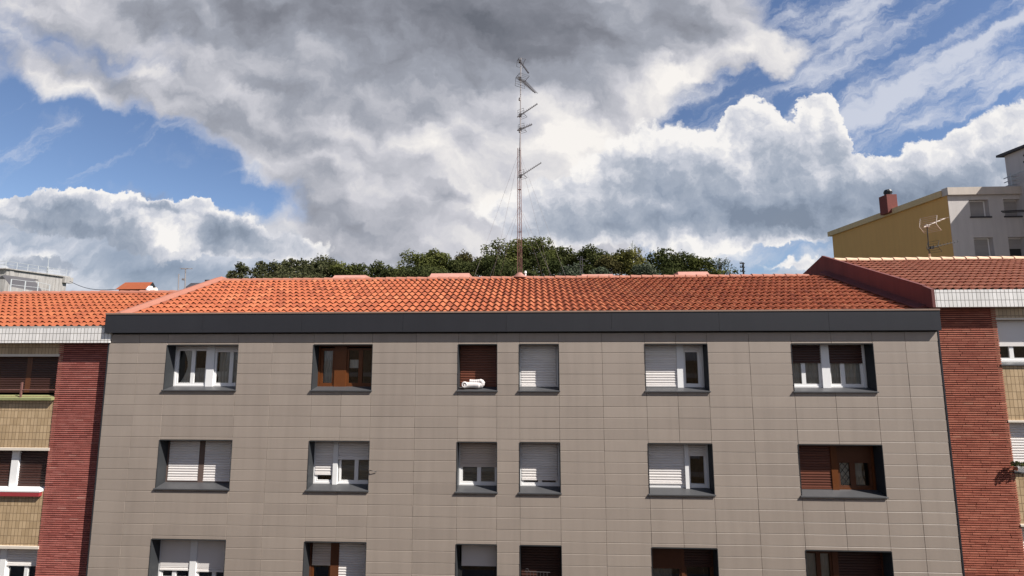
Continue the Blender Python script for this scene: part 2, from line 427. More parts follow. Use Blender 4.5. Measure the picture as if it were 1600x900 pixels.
def brick_mat(name, stops):
    m = new_mat(name); P3 = coords(); c = ramp(tint_attr(), stops)
    return finish(m, scaled(c, S.math('MULTIPLY_ADD', noise3(P3, 3.0, 6, 0.7), 0.9, 0.55)), 0.8, noise3(P3, 80, 3), 0.003, 0, 0.3)
M['brick'] = brick_mat('thin_red_brick', [(0.0, (.17, .044, .038)), (0.35, (.33, .096, .076)), (0.7, (.41, .142, .115)), (1.0, (.52, .27, .215))])
M['brick_orange'] = brick_mat('thin_orange_brick', [(0.0, (.19, .055, .034)), (0.35, (.315, .090, .056)), (0.7, (.40, .136, .086)), (1.0, (.49, .235, .155))])
M['brick_joint'] = plain('brick_joint', (.050, .022, .018), None, 0.95)

# window glass: clear pane that mirrors the sky and the street as real glass does
m = new_mat('window_glass'); t = m.node_tree
fr = t.nodes.new('ShaderNodeFresnel'); fr.inputs[0].default_value = 1.52
gl = t.nodes.new('ShaderNodeBsdfGlossy'); gl.inputs['Roughness'].default_value = 0.015
tr = t.nodes.new('ShaderNodeBsdfTransparent'); tr.inputs[0].default_value = (.80, .83, .82, 1)
mx = t.nodes.new('ShaderNodeMixShader'); ou = t.nodes.new('ShaderNodeOutputMaterial')
fk = S.math('MULTIPLY_ADD', S(fr.outputs[0]), 1.8, 0.06)
t.links.new(fk.s, mx.inputs[0]); t.links.new(tr.outputs[0], mx.inputs[1]); t.links.new(gl.outputs[0], mx.inputs[2]); t.links.new(mx.outputs[0], ou.inputs[0])
M['glass'] = m

def leaf_mat(name, c0, c1, c2):
    m = new_mat(name); t = m.node_tree
    c = ramp(tint_attr(), [(0.0, c0), (0.5, c1), (1.0, c2)])
    d = t.nodes.new('ShaderNodeBsdfDiffuse'); tl = t.nodes.new('ShaderNodeBsdfTranslucent'); mx = t.nodes.new('ShaderNodeMixShader'); o = t.nodes.new('ShaderNodeOutputMaterial')
    t.links.new(c.s, d.inputs[0]); t.links.new(c.s, tl.inputs[0]); mx.inputs[0].default_value = 0.22
    t.links.new(d.outputs[0], mx.inputs[1]); t.links.new(tl.outputs[0], mx.inputs[2]); t.links.new(mx.outputs[0], o.inputs[0])
    return m
M['leaf_pine'] = leaf_mat('pine_needles', (.030, .034, .016), (.060, .064, .030), (.125, .118, .062))
M['leaf_dark'] = leaf_mat('dark_leaves', (.026, .034, .013), (.054, .062, .023), (.092, .096, .037))
M['leaf_mid'] = leaf_mat('green_leaves', (.040, .048, .015), (.086, .094, .029), (.135, .138, .048))
M['leaf_olive'] = leaf_mat('olive_leaves', (.062, .060, .018), (.110, .105, .032), (.17, .155, .055))
M['leaf_brown'] = leaf_mat('browning_leaves', (.044, .042, .018), (.075, .066, .027), (.120, .105, .042))
M['leaf_grey'] = leaf_mat('grey_green_leaves', (.050, .062, .040), (.080, .095, .06), (.12, .13, .09))
M['bark'] = plain('bark', (.09, .065, .045), None, 0.95, 0.3, 4, 0.01)

# ------------------------------------------------------------------ ground, street, hill
b = MB(); b.box(-1500, 1500, -400, 2600, -1.2, -0.14); tag(b.build('ground', M['ground']), kind='structure')
b = MB(); b.box(-90, 90, 1.5, 10.5, -0.13, 0.0); tag(b.build('road', M['road']), kind='structure')
b = MB(); b.box(-90, 90, 10.5, 12.98, -0.13, 0.13); b.box(-90, 90, -6.0, 1.5, -0.13, 0.13); tag(b.build('pavement', M['pavement']), kind='structure')

def hill_z(x, y):
    c = math.exp(-abs((x + 12) / 75) ** 6)
    r = 1 / (1 + math.exp(-(y - 72) / 5))
    top = 13.2 + 0.118 * min(y, 140)
    return top * c * r * math.exp(-max(0, y - 150) ** 2 / 9000) - 0.1
b = MB(); nx, ny = 70, 50
px_ = [-260 + 520 * i / nx for i in range(nx + 1)]; py_ = [45 + 280 * j / ny for j in range(ny + 1)]
for x in px_:
    for y in py_: b.v.append((x, y, hill_z(x, y)))
for i in range(nx):
    for j in range(ny):
        k = i * (ny + 1) + j; b.f.append((k, k + ny + 1, k + ny + 2, k + 1)); b.t.append(0.5)
tag(b.build('hill', M['hill'], smooth_shade=True), kind='structure')

# ------------------------------------------------------------------ roofs of barrel tiles
def tile_roof(name, parent, mat, x0, x1, ya, za, yb, zb, w=0.21, c=0.40, seed=1, tint=(0.25, 0.85), skew=None):
    r = random.Random(seed); b = MB()
    L = math.hypot(yb - ya, zb - za); uy, uz = (yb - ya) / L, (zb - za) / L; ny, nz = -uz, uy
    n = max(2, round(L / c)); c = L / n; m = max(1, round((x1 - x0) / w)); w = (x1 - x0) / m
    prof = [(k / 10, .032 - .035 * math.cos(2 * math.pi * k / 10) + .006 * math.sin(2 * math.pi * k / 10)) for k in range(11)]
    for i in range(n):
        for j in range(m):
            dj = r.uniform(-.010, .010); dh = r.uniform(-.003, .004); t = min(1, max(0, r.gauss((tint[0] + tint[1]) / 2, (tint[1] - tint[0]) / 3.2)))
            sk = r.uniform(-.004, .004)
            if r.random() < .035: t *= .25
            lo, hi, lip = [], [], []
            for (u, h) in prof:
                x = x0 + (j + u) * w
                s0, s1 = i * c + dj, min((i + 1) * c + .05, L); h0, h1 = h * 1.0 + .047 + dh, h * .86 + .004 + dh
                lo.append((x + sk, ya + uy * s0 + ny * h0, za + uz * s0 + nz * h0)); hi.append((x, ya + uy * s1 + ny * h1, za + uz * s1 + nz * h1))
                h2 = h0 - .013; lip.append((x + sk, ya + uy * s0 + ny * h2, za + uz * s0 + nz * h2))
            k = len(b.v); q = len(prof); b.v += lo + hi + lip
            for a in range(q - 1):
                b.f.append((k + a, k + a + 1, k + q + a + 1, k + q + a)); b.t.append(t)
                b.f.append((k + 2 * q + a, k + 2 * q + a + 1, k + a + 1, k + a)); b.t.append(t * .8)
    return b.build(name, mat, parent)

def ridge_caps(parent, mat, x0, x1, y, z, r=0.115, length=0.40, tint=(0.4, 0.8), seed=3, name='ridge_cap'):
    rr = random.Random(seed); b = MB(); n = max(1, round((x1 - x0) / length)); s = (x1 - x0) / n
    for i in range(n):
        t = rr.uniform(*tint); xa, xb = x0 + i * s - .03, x0 + (i + 1) * s; dz_ = rr.uniform(-.006, .008)
        A = [(xa, y + (r + .022) * math.cos(a), z + dz_ + (r + .022) * math.sin(a) * .85) for a in [math.pi * k / 8 for k in range(9)]]
        B = [(xa + .07, y + (r + .018) * math.cos(a), z + dz_ + (r + .018) * math.sin(a) * .85) for a in [math.pi * k / 8 for k in range(9)]]
        C = [(xb, y + r * .93 * math.cos(a), z + dz_ + r * .93 * math.sin(a) * .85) for a in [math.pi * k / 8 for k in range(9)]]
        b.hull(A, B, t * .9); b.hull(B, C, t)
    return b.build(name, mat, parent)

def brick_pier(parent, x0, x1, y, z0, z1, seed, mat='brick'):
    """Long thin bricks with deep raked joints; one child mesh for the bricks, one for the joints behind."""
    r = random.Random(seed); b = MB(); pitch = 0.0585; z = z1; n = int((z1 - z0) / pitch)
    for i in range(n):
        z = z1 - i * pitch; x = x0 - r.uniform(0, .24); shade = r.gauss(0, .06)
        while x < x1 - .005:
            l = r.uniform(.22, .27); a, e = max(x, x0), min(x + l - .005, x1); x += l
            if e - a < .012: continue
            t = min(1, max(0, r.gauss(.48, .10) + shade)); d = r.uniform(-.004, .004)
            b.hull([(a, y + d, z - .033), (e, y + d, z - .033), (e, y + .06, z - .033), (a, y + .06, z - .033)],
                   [(a, y + d, z), (e, y + d, z), (e, y + .06, z), (a, y + .06, z)], t)
    o = b.build('brick_pier', M[mat], parent)
    j = MB(); j.box(x0 + .004, x1 - .004, y + .042, y + .30, z0, z1 - .002); j.build('joint', M['brick_joint'], o)
    return o

# ------------------------------------------------------------------ windows
def slats(b, x0, x1, ztop, zbot, y, pitch=0.07):
    n = max(1, round((ztop - zbot) / pitch)); p = (ztop - zbot) / n
    for i in range(n):
        z = zbot + i * p; t = rnd.uniform(.2, .8)
        prof = [(y + .012, z), (y - .002, z + .10 * p), (y - .009, z + .5 * p), (y - .004, z + .84 * p), (y + .012, z + .93 * p)]
        for a, e in zip(prof, prof[1:]):
            b.face([(x0, a[0], a[1]), (x1, a[0], a[1]), (x1, e[0], e[1]), (x0, e[0], e[1])], t)
    b.box(x0, x1, y + .010, y + .016, zbot, ztop, .1)
    b.box(x0, x1, y - .012, y + .008, zbot - .022, zbot + .012, .7)     # end bar

def frame_ring(b, x0, x1, z0, z1, ya, yb, w, wb=None, tint=.5):
    wb = wb or w
    b.box(x0, x0 + w, ya, yb, z0, z1, tint); b.box(x1 - w, x1, ya, yb, z0, z1, tint)
    b.box(x0 + w, x1 - w, ya, yb, z1 - w, z1, tint); b.box(x0 + w, x1 - w, ya, yb, z0, z0 + wb, tint)

def curtain_sheet(b, x0, x1, z0, z1, y, folds=7, amp=.02, gather=0.0, side=1):
    n = folds * 6; pts = []
    for row in range(9):
        v = row / 8
        for i in range(n + 1):
            u = i / n; x = x0 + (x1 - x0) * u
            pull = gather * math.sin(math.pi * min(1, v * 1.1)) * (x1 - x0)
            x += -side * pull * (u if side > 0 else (1 - u))
            pts.append((x, y + amp * math.sin(u * folds * 2 * math.pi), z1 + (z0 - z1) * v))
    k = len(b.v); b.v += pts
    for row in range(8):
        for i in range(n):
            a = k + row * (n + 1) + i; b.f.append((a, a + 1, a + n + 2, a + n + 1)); b.t.append(rnd.uniform(.3, .7))

def window(parent, x0, x1, z0, z1, y, depth, units, fmat, mull=(), fw=.05, sill_h=.09, lining='reveal', label=None, sill=True, tilt=None, top_gap=0.0):
    """A window in an opening: part 'window' (its frame) with sub-parts. y is the wall face; the frame stands depth behind it.
    units: dicts with a, b (x range), drop (z of the shutter's lower end), shutter (material), leaves [(xa, xb)], sash (material), curtain, zt."""
    yf = y + depth; zb = z0 + sill_h
    f = MB(); frame_ring(f, x0, x1, zb, z1, yf, yf + .08, fw)
    for (a, e, front) in mull: f.box(a, e, yf - front, yf + .078, zb, z1 - .003, .7)
    w = f.build('window', fmat, parent)
    if label: w['label'] = label
    if lining:
        b = MB(); t = .014
        b.box(x0 - t, x0, y - .008, yf + .10, z0 + .01, z1 + t); b.box(x1, x1 + t, y - .008, yf + .10, z0 + .01, z1 + t)
        b.box(x0, x1, y - .008, yf + .10, z1, z1 + t)
        b.build('reveal', M[lining], w)
    if sill:
        b = MB(); b.prism_x([(y - .045, z0 - .004), (y - .045, z0 + .024), (yf + .02, zb + .012), (yf + .02, z0 - .002), (y - .02, z0 - .002)], x0 - .045, x1 + .03)
        b.build('sill', M['sill'], w)
    b = MB()                                                            # the room behind, open towards the glass
    xa, xb, ya, yb, za, zc = x0 + .01, x1 - .01, yf + .08, yf + .75, z0 + .02, z1 - .01
    b.face([(xa, yb, za), (xb, yb, za), (xb, yb, zc), (xa, yb, zc)]); b.face([(xa, ya, za), (xa, yb, za), (xa, yb, zc), (xa, ya, zc)])
    b.face([(xb, ya, za), (xb, ya, zc), (xb, yb, zc), (xb, yb, za)]); b.face([(xa, ya, za), (xb, ya, za), (xb, yb, za), (xa, yb, za)]); b.face([(xa, ya, zc), (xa, yb, zc), (xb, yb, zc), (xb, ya, zc)])
    b.build('room', M['room'], w)
    for u in units:
        a, e = u['a'], u['b']; drop = u.get('drop'); zt = u.get('zt', z1 - .02)
        if drop is not None:
            s = MB()
            if u.get('smooth'):
                s.box(a, e, yf - .014, yf + .006, drop + (.09 if u.get('last') else 0), zt, .15)
                if u.get('last'): slats(s, a, e, drop + .088, drop, yf - .006, .04)
            else: slats(s, a, e, zt, drop, yf - .004, u.get('pitch', .07))
            so = s.build('shutter', u['shutter'], w)
            if u.get('slabel'): so['label'] = u['slabel']
        if drop is None or drop > zb + .06:
            top = zt if drop is None else drop + .10
            g = MB(); zz = zb + .045
            for (la, lb) in u.get('leaves', [(a, e)]):
                sb = MB(); ang = u.get('open', 0.0)
                frame_ring(sb, la, lb, zz, top, yf + .012, yf + .062, u.get('sw', .055), .06)
                if ang:
                    # the leaf stands ajar, hinged at one jamb
                    hx = lb if ang > 0 else la; ca, sa = math.cos(ang), math.sin(ang)
                    sb.v = [(hx + (x_ - hx) * ca + (y_ - yf - .037) * sa, yf + .037 - (x_ - hx) * sa * (1 if ang > 0 else 1) + (y_ - yf - .037) * ca, z_) for x_, y_, z_ in sb.v]
                sb.build('sash', u.get('sash', fmat), w)
                k = u.get('sw', .055)
                pts = [(la + k, yf + .037, zz + .06), (lb - k, yf + .037, zz + .06), (lb - k, yf + .037, top - k), (la + k, yf + .037, top - k)]
                if ang: pts = [(hx + (x_ - hx) * ca, yf + .037 - (x_ - hx) * sa, z_) for x_, y_, z_ in pts]
                g.face(pts)
            g.build('pane', M['glass'], w)
        if u.get('blind'):
            bl = MB(); slats(bl, a + .03, e - .03, z1 - .03, zb + .06, yf + .083, .075); bl.build('blind', M['blind'], w)
        for (cm, ca_, cb_, za_, zb_, folds, gather, side) in u.get('curtains', []):
            cbm = MB(); curtain_sheet(cbm, ca_, cb_, za_, zb_, yf + .085, folds, .014, gather, side); cbm.build('curtain', cm, w, smooth_shade=True)
    return w

# ------------------------------------------------------------------ the grey clad building
D = 13.0
grey = empty('apartment_building', (-0.7, D, 0), 'taupe panelled apartment house with charcoal fascia and long orange tiled roof', 'building')
XL, XR = -12.33, 10.92
COLS = [(-10.57, -8.465), (-6.243, -4.547), (-2.09, -1.003), (-0.37, 0.72), (3.10, 4.79), (7.055, 9.20)]
ROWS = [(12.095, 13.382), (9.395, 10.717), (6.735, 8.055)]                # (bottom, head) of each storey's openings
ZTOP, ZBOT = 13.755, 0.3

b = MB()                                                                  # wall core with the openings left free
prev = XL
for (a, e) in COLS:
    b.box(prev, a - .014, D + .03, D + .86, 0, 14.2)
    zz = 14.2
    for (z0, z1) in ROWS:
        b.box(a - .014, e + .014, D + .031, D + .86, z1 + .014, zz); zz = z0 - .004
    b.box(a - .014, e + .014, D + .031, D + .86, 0, zz)
    prev = e + .014
b.box(prev, XR, D + .03, D + .86, 0, 14.2)
b.box(XL, XR, D + 1.18, 21.2, 0, 14.2)
wall = b.build('wall', M['backing'], grey)

b = MB(); seam0, pitch, gap = 13.453, 0.2937, 0.008                       # ceramic panels in courses, open joints
vx = [XL, -11.43, -10.57, -8.465, -7.45, -6.243, -5.395, -4.547, -3.29, -2.09, -1.003, -0.37, 0.72, 1.92, 3.10, 3.945, 4.79, 5.92, 7.055, 8.12, 9.20, 10.06, XR]
course = []
z = ZTOP - .045; nz_ = seam0
while z > ZBOT:
    course.append((nz_, z)); z = nz_; nz_ -= pitch
for ci, (za, zb_) in enumerate(course):
    for a, e in zip(vx, vx[1:]):
        cuts = [(za, zb_)]
        for (ca, cb) in COLS:
            if a >= ca - .02 and e <= cb + .02:
                for (z0, z1) in ROWS:
                    nxt = []
                    for (p, q) in cuts:
                        if q <= z0 - .004 or p >= z1 + .014: nxt.append((p, q)); continue
                        if p < z0 - .004: nxt.append((p, z0 - .008))
                        if q > z1 + .014: nxt.append((z1 + .018, q))
                    cuts = nxt
        for (p, q) in cuts:
            if q - p < .02: continue
            d = rnd.uniform(-.002, .002); t = min(1, max(0, rnd.gauss(.5, .19))); g = gap / 2
            x0, x1, z0, z1, bv = a + g * .6, e - g * .6, p + g, q - g, .006
            ya = D + d
            b.hull([(x0, D + .03, z0), (x1, D + .03, z0), (x1, D + .03, z1), (x0, D + .03, z1)], [(x0, ya + bv, z0), (x1, ya + bv, z0), (x1, ya + bv, z1), (x0, ya + bv, z1)], t, caps=False)
            b.hull([(x0, ya + bv, z0), (x1, ya + bv, z0), (x1, ya + bv, z1), (x0, ya + bv, z1)], [(x0 + .003, ya, z0 + bv), (x1 - .003, ya, z0 + bv), (x1 - .003, ya, z1 - bv), (x0 + .003, ya, z1 - bv)], t, caps=False)
            b.face([(x0 + .003, ya, z0 + bv), (x1 - .003, ya, z0 + bv), (x1 - .003, ya, z1 - bv), (x0 + .003, ya, z1 - bv)], t)
b.build('cladding', M['cladding'], wall)
for (a, e) in ((XR + .002, XR + .04), (XL - .03, XL - .002)):
    b = MB(); b.box(a, e, D - .010, D + .26, 0.1, ZTOP - .01); b.build('corner_trim', M['fascia'], wall)

fz0, fz1 = Z(800, 518, 12.87), Z(800, 487.5, 12.87)
b = MB(); edges = [-12.40 + i * (10.935 + 12.40) / 8 for i in range(9)]
for a, e in zip(edges, edges[1:]): b.box(a + .002, e - .003, 12.87, 13.16, fz0, fz1, rnd.uniform(.2, .8))
fa = b.build('fascia', M['fascia'], grey)
b = MB(); b.box(-12.39, 10.93, 12.90, 13.10, fz1 + .004, fz1 + .014); b.box(-12.40, 10.935, 12.855, 12.885, fz1 - .012, fz1 + .030); b.build('gutter', M['gutter'], fa)

# roof
RY, RZ = 17.2, 15.80
EY, EZ = 13.06, 14.20
b = MB(); b.prism_x([(EY - .02, EZ - .06), (RY, RZ - .05), (21.3, EZ - .06), (21.3, 14.0), (EY, 14.0)], XL + .02, 10.85)
roof = b.build('roof', M['oxblood'], grey)
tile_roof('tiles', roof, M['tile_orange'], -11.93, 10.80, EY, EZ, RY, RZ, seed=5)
b = MB(); n = 14
for k in range(n):
    s0, s1 = k / n, (k + 1) / n; P_ = lambda s, h: (EY + (21.3 - RY) * 0 + s * 4.1 + RY - EY, RZ - s * (RZ - EZ) + h)
    (ya, za), (yb, zb_) = P_(s0, .06), P_(s1, .09); b.face([(-11.72, ya, za), (10.8, ya, za), (10.8, yb, zb_), (-11.72, yb, zb_)], rnd.uniform(.3, .7))
b.build('rear_slope', M['tile_orange'], roof)
ridge_caps(roof, M['verge'], -11.93, 10.1, RY, RZ + .005, seed=6)
# left verge: a mortared coping running up the slope
sl = (RZ - EZ) / (RY - EY)
b = MB(); n = 12
for k in range(n):
    ya, yb = EY - .05 + k * (RY + .12 - EY + .05) / n, EY - .05 + (k + 1) * (RY + .12 - EY + .05) / n
    za, zb_ = EZ + (ya - EY) * sl, EZ + (yb - EY) * sl; t = rnd.uniform(.3, .7)
    b.hull([(-12.36, ya, za - .3), (-11.90, ya, za - .02), (-11.90, ya, za + .10), (-12.12, ya, za + .17), (-12.36, ya, za + .12)],
           [(-12.36, yb - .004, zb_ - .3), (-11.90, yb - .004, zb_ - .02), (-11.90, yb - .004, zb_ + .10), (-12.12, yb - .004, zb_ + .17), (-12.36, yb - .004, zb_ + .12)], t)
b.build('verge_coping', M['verge'], roof)
# flashing along the neighbour's wall
b = MB()
for k in range(9):
    ya, yb = EY + .1 + k * .46, EY + .1 + (k + 1) * .46; za, zb_ = EZ + (ya - EY) * sl, EZ + (yb - EY) * sl
    b.hull([(10.56, ya, za + .10), (10.855, ya, za + .02), (10.855, ya, za + .22), (10.74, ya, za + .17), (10.57, ya, za + .14)],
           [(10.56, yb - .01, zb_ + .10), (10.855, yb - .01, zb_ + .02), (10.855, yb - .01, zb_ + .22), (10.74, yb - .01, zb_ + .17), (10.57, yb - .01, zb_ + .14)], rnd.uniform(.2, .8))
b.build('flashing', M['oxblood'], roof)

# long low roof dormers on the rear slope, only their tops clear the ridge
for (pa, pb, py) in ((521, 572, 430), (672, 734, 427), (907, 958, 428.5), (1057, 1106, 424.5)):
    yy = 18.0; a, e, zt = X(pa, py, yy), X(pb, py, yy), Z((pa + pb) / 2, py, yy)
    b = MB(); b.hull([(a - .05, yy - .5, zt - .42), (e + .05, yy - .5, zt - .42), (e + .05, yy + 1.2, zt - .5), (a - .05, yy + 1.2, zt - .5)],
                     [(a + .05, yy, zt), (e - .02, yy, zt), (e - .02, yy + .9, zt - .02), (a + .05, yy + .9, zt - .02)])
    b.build('roof_dormer', M['mortar'], roof)
p = at(821, 429, 17.35)
b = MB(); b.tube((p.x, p.y, 15.8), (p.x, p.y, p.z + .06), .035); b.tube((p.x, p.y, p.z + .06), (p.x, p.y, p.z + .14), .055, r2=.03); b.build('vent_pipe', M['white_paint'], roof)

# ---- its windows
YF = D + .33
def wx(px, py): return X(px, py, YF)
def wz(px, py): return Z(px, py, YF)
PV, SW, SBR, SD, SBG = M['pvc'], M['shutter_white'], M['shutter_brown'], M['shutter_dark'], M['shutter_beige']
def bounds(c, r): return COLS[c][0], COLS[c][1], ROWS[r][0], ROWS[r][1]

# top storey
x0, x1, z0, z1 = bounds(0, 0)
ma, mb_ = wx(322.5, 585), wx(334, 585); mid = wx(300, 585)
window(grey, x0, x1, z0, z1, D, .33, [
    dict(a=x0 + .05, b=ma, drop=wz(300, 547), shutter=SW, leaves=[(x0 + .05, mid), (mid, ma)], curtains=[(M['curtain'], x0 + .10, mid - .02, z0, z1, 5, .55, -1), (M['curtain_grey'], mid + .02, ma, z0, z0 + .62, 5, .1, 1)]),
    dict(a=mb_, b=x1 - .05, drop=wz(345, 549), shutter=SW, leaves=[(mb_, wx(360, 585)), (wx(360, 585), x1 - .05)], curtains=[(M['curtain'], mb_ + .02, mb_ + .34, z0, z0 + .52, 3, .2, -1), (M['curtain_grey'], mb_ + .1, x1 - .06, z0, z1, 8, 0, 1)]),
], PV, mull=[(ma, mb_, .03)], label='white window with two leaves, net curtains and its shutter rolled up')
x0, x1, z0, z1 = bounds(1, 0)
ma, mb_ = wx(522.5, 585), wx(541, 585)
window(grey, x0, x1, z0, z1, D, .33, [
    dict(a=x0 + .06, b=ma, leaves=[(x0 + .06, ma)], sash=M['wood'], sw=.075, zt=z1 - .09, curtains=[(M['curtain_grey'], x0 + .12, ma - .05, z0, z1 - .1, 4, 0, 1)]),
    dict(a=mb_, b=x1 - .06, leaves=[(mb_, wx(562.5, 585)), (wx(562.5, 585), x1 - .06)], sash=M['wood'], sw=.06, zt=z1 - .09, curtains=[(M['curtain'], mb_ + .06, wx(559, 585), z0 + .62, z0 + .86, 2, 0, 1)]),
], M['wood'], mull=[(ma, mb_, .02)], label='varnished wooden window with open dark panes')
x0, x1, z0, z1 = bounds(2, 0)
window(grey, x0, x1, z0, z1, D, .33, [dict(a=x0 + .02, b=x1 - .02, drop=z0 + .13, shutter=M['shutter_brown'])], M['wood_dark'], label='narrow window closed by a red-brown shutter')
x0, x1, z0, z1 = bounds(3, 0)
window(grey, x0, x1, z0, z1, D, .33, [dict(a=x0 + .04, b=x1 - .06, drop=z0 + .13, shutter=SW)], PV, label='narrow window closed by a white shutter, its lower corner in the sun')
x0, x1, z0, z1 = bounds(4, 0)
ma, mb_ = wx(1057.5, 580), wx(1068.5, 580); je = wx(1094.5, 580)
window(grey, x0, x1, z0, z1, D, .33, [
    dict(a=x0 + .03, b=ma, drop=z0 + .14, shutter=SW),
    dict(a=mb_, b=je, drop=wz(1080, 549), shutter=SW, leaves=[(mb_ + .01, je)], open=.10, sw=.06),
], PV, mull=[(ma, mb_, .04), (je, x1 - .05, .02)], label='white window, shutter down on one half, narrow leaf ajar on the other')
x0, x1, z0, z1 = bounds(5, 0)
ma, mb_ = wx(1282.5, 575), wx(1295, 575); s1 = wx(1256.5, 590); s2 = wx(1318, 590); je = wx(1348, 575)
window(grey, x0, x1, z0, z1, D, .33, [
    dict(a=x0 + .02, b=ma, drop=wz(1260, 566), shutter=SD, leaves=[(x0 + .04, s1), (s1, ma)], sash=PV, curtains=[(M['curtain_grey'], x0 + .08, ma - .04, z0, z1 - .3, 8, 0, 1)]),
    dict(a=mb_, b=je, drop=wz(1320, 566.5), shutter=SD, leaves=[(mb_, s2), (s2, je)], sash=PV, curtains=[(M['curtain_grey'], mb_ + .05, je - .04, z0, z1 - .3, 8, 0, 1)]),
], PV, mull=[(ma, mb_, .05), (je, je + .05, .02)], label='wide white window with two brown shutters half down')

# middle storey
x0, x1, z0, z1 = bounds(0, 1)
ma, mb_ = wx(310.8, 725), wx(319.3, 725)
window(grey, x0, x1, z0, z1, D, .33, [dict(a=x0 + .06, b=ma, drop=wz(290, 749.3), shutter=SW), dict(a=mb_, b=x1 - .03, drop=wz(340, 750.5), shutter=SW)],
       M['brown_metal'], mull=[(ma, mb_, .015)], label='window with two white shutters down and a brown post between')
x0, x1, z0, z1 = bounds(1, 1)
ma, mb_ = wx(521.5, 720), wx(528.5, 720); s1 = wx(556.5, 735)
window(grey, x0, x1, z0, z1, D, .33, [
    dict(a=x0 + .05, b=ma, drop=wz(505, 740.5), shutter=SW, leaves=[(x0 + .05, ma)]),
    dict(a=mb_, b=x1 - .02, drop=wz(550, 716.7), shutter=SW, leaves=[(mb_ + .03, s1), (s1, x1 - .02)], blind=True),
], PV, mull=[(ma, mb_, .05)], label='white window, one shutter nearly down and one half up')
x0, x1, z0, z1 = bounds(2, 1)
s1 = wx(748.5, 740)
window(grey, x0, x1, z0, z1, D, .33, [dict(a=x0 + .03, b=x1 - .02, drop=wz(745, 728), shutter=SBG, leaves=[(x0 + .05, s1), (s1, x1 - .03)], blind=True)], PV, label='narrow white window under a beige shutter half down')
x0, x1, z0, z1 = bounds(3, 1)
window(grey, x0, x1, z0, z1, D, .33, [dict(a=x0 + .05, b=x1 - .06, drop=wz(840, 748.8), shutter=SW, leaves=[(x0 + .05, (x0 + x1) / 2), ((x0 + x1) / 2, x1 - .05)])], PV, label='narrow white window, shutter almost down over a dark slit')
x0, x1, z0, z1 = bounds(4, 1)
ma, mb_ = wx(1069.5, 730), wx(1075.5, 730); je = wx(1104, 730)
window(grey, x0, x1, z0, z1, D, .33, [
    dict(a=x0 + .03, b=ma, drop=wz(1040, 754.5), shutter=SW, leaves=[(x0 + .03, ma)]),
    dict(a=mb_, b=je, drop=wz(1090, 711), shutter=SW, leaves=[(mb_ + .01, je)], open=.09, sw=.06),
], PV, mull=[(ma, mb_, .06), (je, je + .05, .02)], label='white window, sunlit shutter beside a narrow leaf ajar')
x0, x1, z0, z1 = bounds(5, 1)
ma, mb_ = wx(1298.5, 735), wx(1308.5, 735); s1 = wx(1333, 740); je = wx(1362, 730)
w26 = window(grey, x0, x1, z0, z1, D, .33, [
    dict(a=x0 + .02, b=ma, drop=z0 + .13, shutter=SBR),
    dict(a=mb_, b=je, drop=wz(1330, 723), shutter=M['wood_dark'], smooth=True, leaves=[(mb_, s1), (s1, je)], sash=M['wood_dark'], sw=.07,
         curtains=[(M['curtain'], mb_ + .05, s1 - .04, z0, z1 - .3, 4, 0, 1), (M['curtain_grey'], s1 + .12, je - .15, z0 + .2, z1 - .5, 4, .3, 1)]),
], M['wood'], mull=[(ma, mb_, .03), (je, je + .05, .02)], label='dark wooden window with a brown shutter and diamond leaded glass')
b = MB(); lx0, lx1, lz0, lz1 = mb_ + .07, s1 - .07, z0 + .20, wz(1330, 723); yy = YF + .028; st = .155
for k in range(-8, 9):                                                    # leaded diamonds on the glass
    for sg in (1, -1):
        pts = []
        for i in range(41):
            x = lx0 + (lx1 - lx0) * i / 40; zz = lz0 + (lz1 - lz0) / 2 + k * st * 1.25 + sg * (x - lx0) * 1.25
            if lz0 <= zz <= lz1: pts.append((x, yy, zz))
        if len(pts) > 1: b.tube(pts[0], pts[-1], .007, 4)
b.build('leading', M['black'], w26)

# lower storey
x0, x1, z0, z1 = bounds(0, 2)
ma, mb_ = wx(298.5, 870), wx(308.5, 870); s1, s2 = wx(271.5, 893), wx(334, 893)
window(grey, x0, x1, z0, z1, D, .33, [
    dict(a=x0 + .05, b=ma, drop=wz(275, 889.5), shutter=SW, smooth=True, last=True, leaves=[(x0 + .05, s1), (s1, ma)]),
    dict(a=mb_, b=x1 - .04, drop=wz(330, 892), shutter=SW, smooth=True, last=True, leaves=[(mb_, s2), (s2, x1 - .04)]),
], PV, mull=[(ma, mb_, .04)], label='white window under two plain shutter boxes with a sunlit lower slat')
x0, x1, z0, z1 = bounds(1, 2)
ma, mb_ = wx(517, 870), wx(530, 870)
window(grey, x0, x1, z0, z1, D, .33, [
    dict(a=x0 + .08, b=ma, drop=wz(500, 881.5), shutter=SBG, leaves=[(x0 + .06, ma)], sash=M['wood']),
    dict(a=mb_, b=x1 - .02, drop=z0 + .14, shutter=SW),
], M['wood_dark'], mull=[(ma, mb_, .02)], label='dark wooden window with a short louvred shutter and a long white one')
x0, x1, z0, z1 = bounds(2, 2)
window(grey, x0, x1, z0, z1, D, .33, [dict(a=x0 + .10, b=x1 - .03, drop=wz(745, 884), shutter=SW, smooth=True, leaves=[(x0 + .05, x1 - .03)], sash=M['black'])], M['black'], label='narrow black window under a plain pale roller box')
x0, x1, z0, z1 = bounds(3, 2)
window(grey, x0, x1, z0, z1, D, .33, [dict(a=x0 + .02, b=x1 - .02, drop=z0 + .14, shutter=SD)], M['black'], label='narrow window closed by a blackish brown shutter')
x0, x1, z0, z1 = bounds(4, 2); s1 = (x0 + x1) / 2
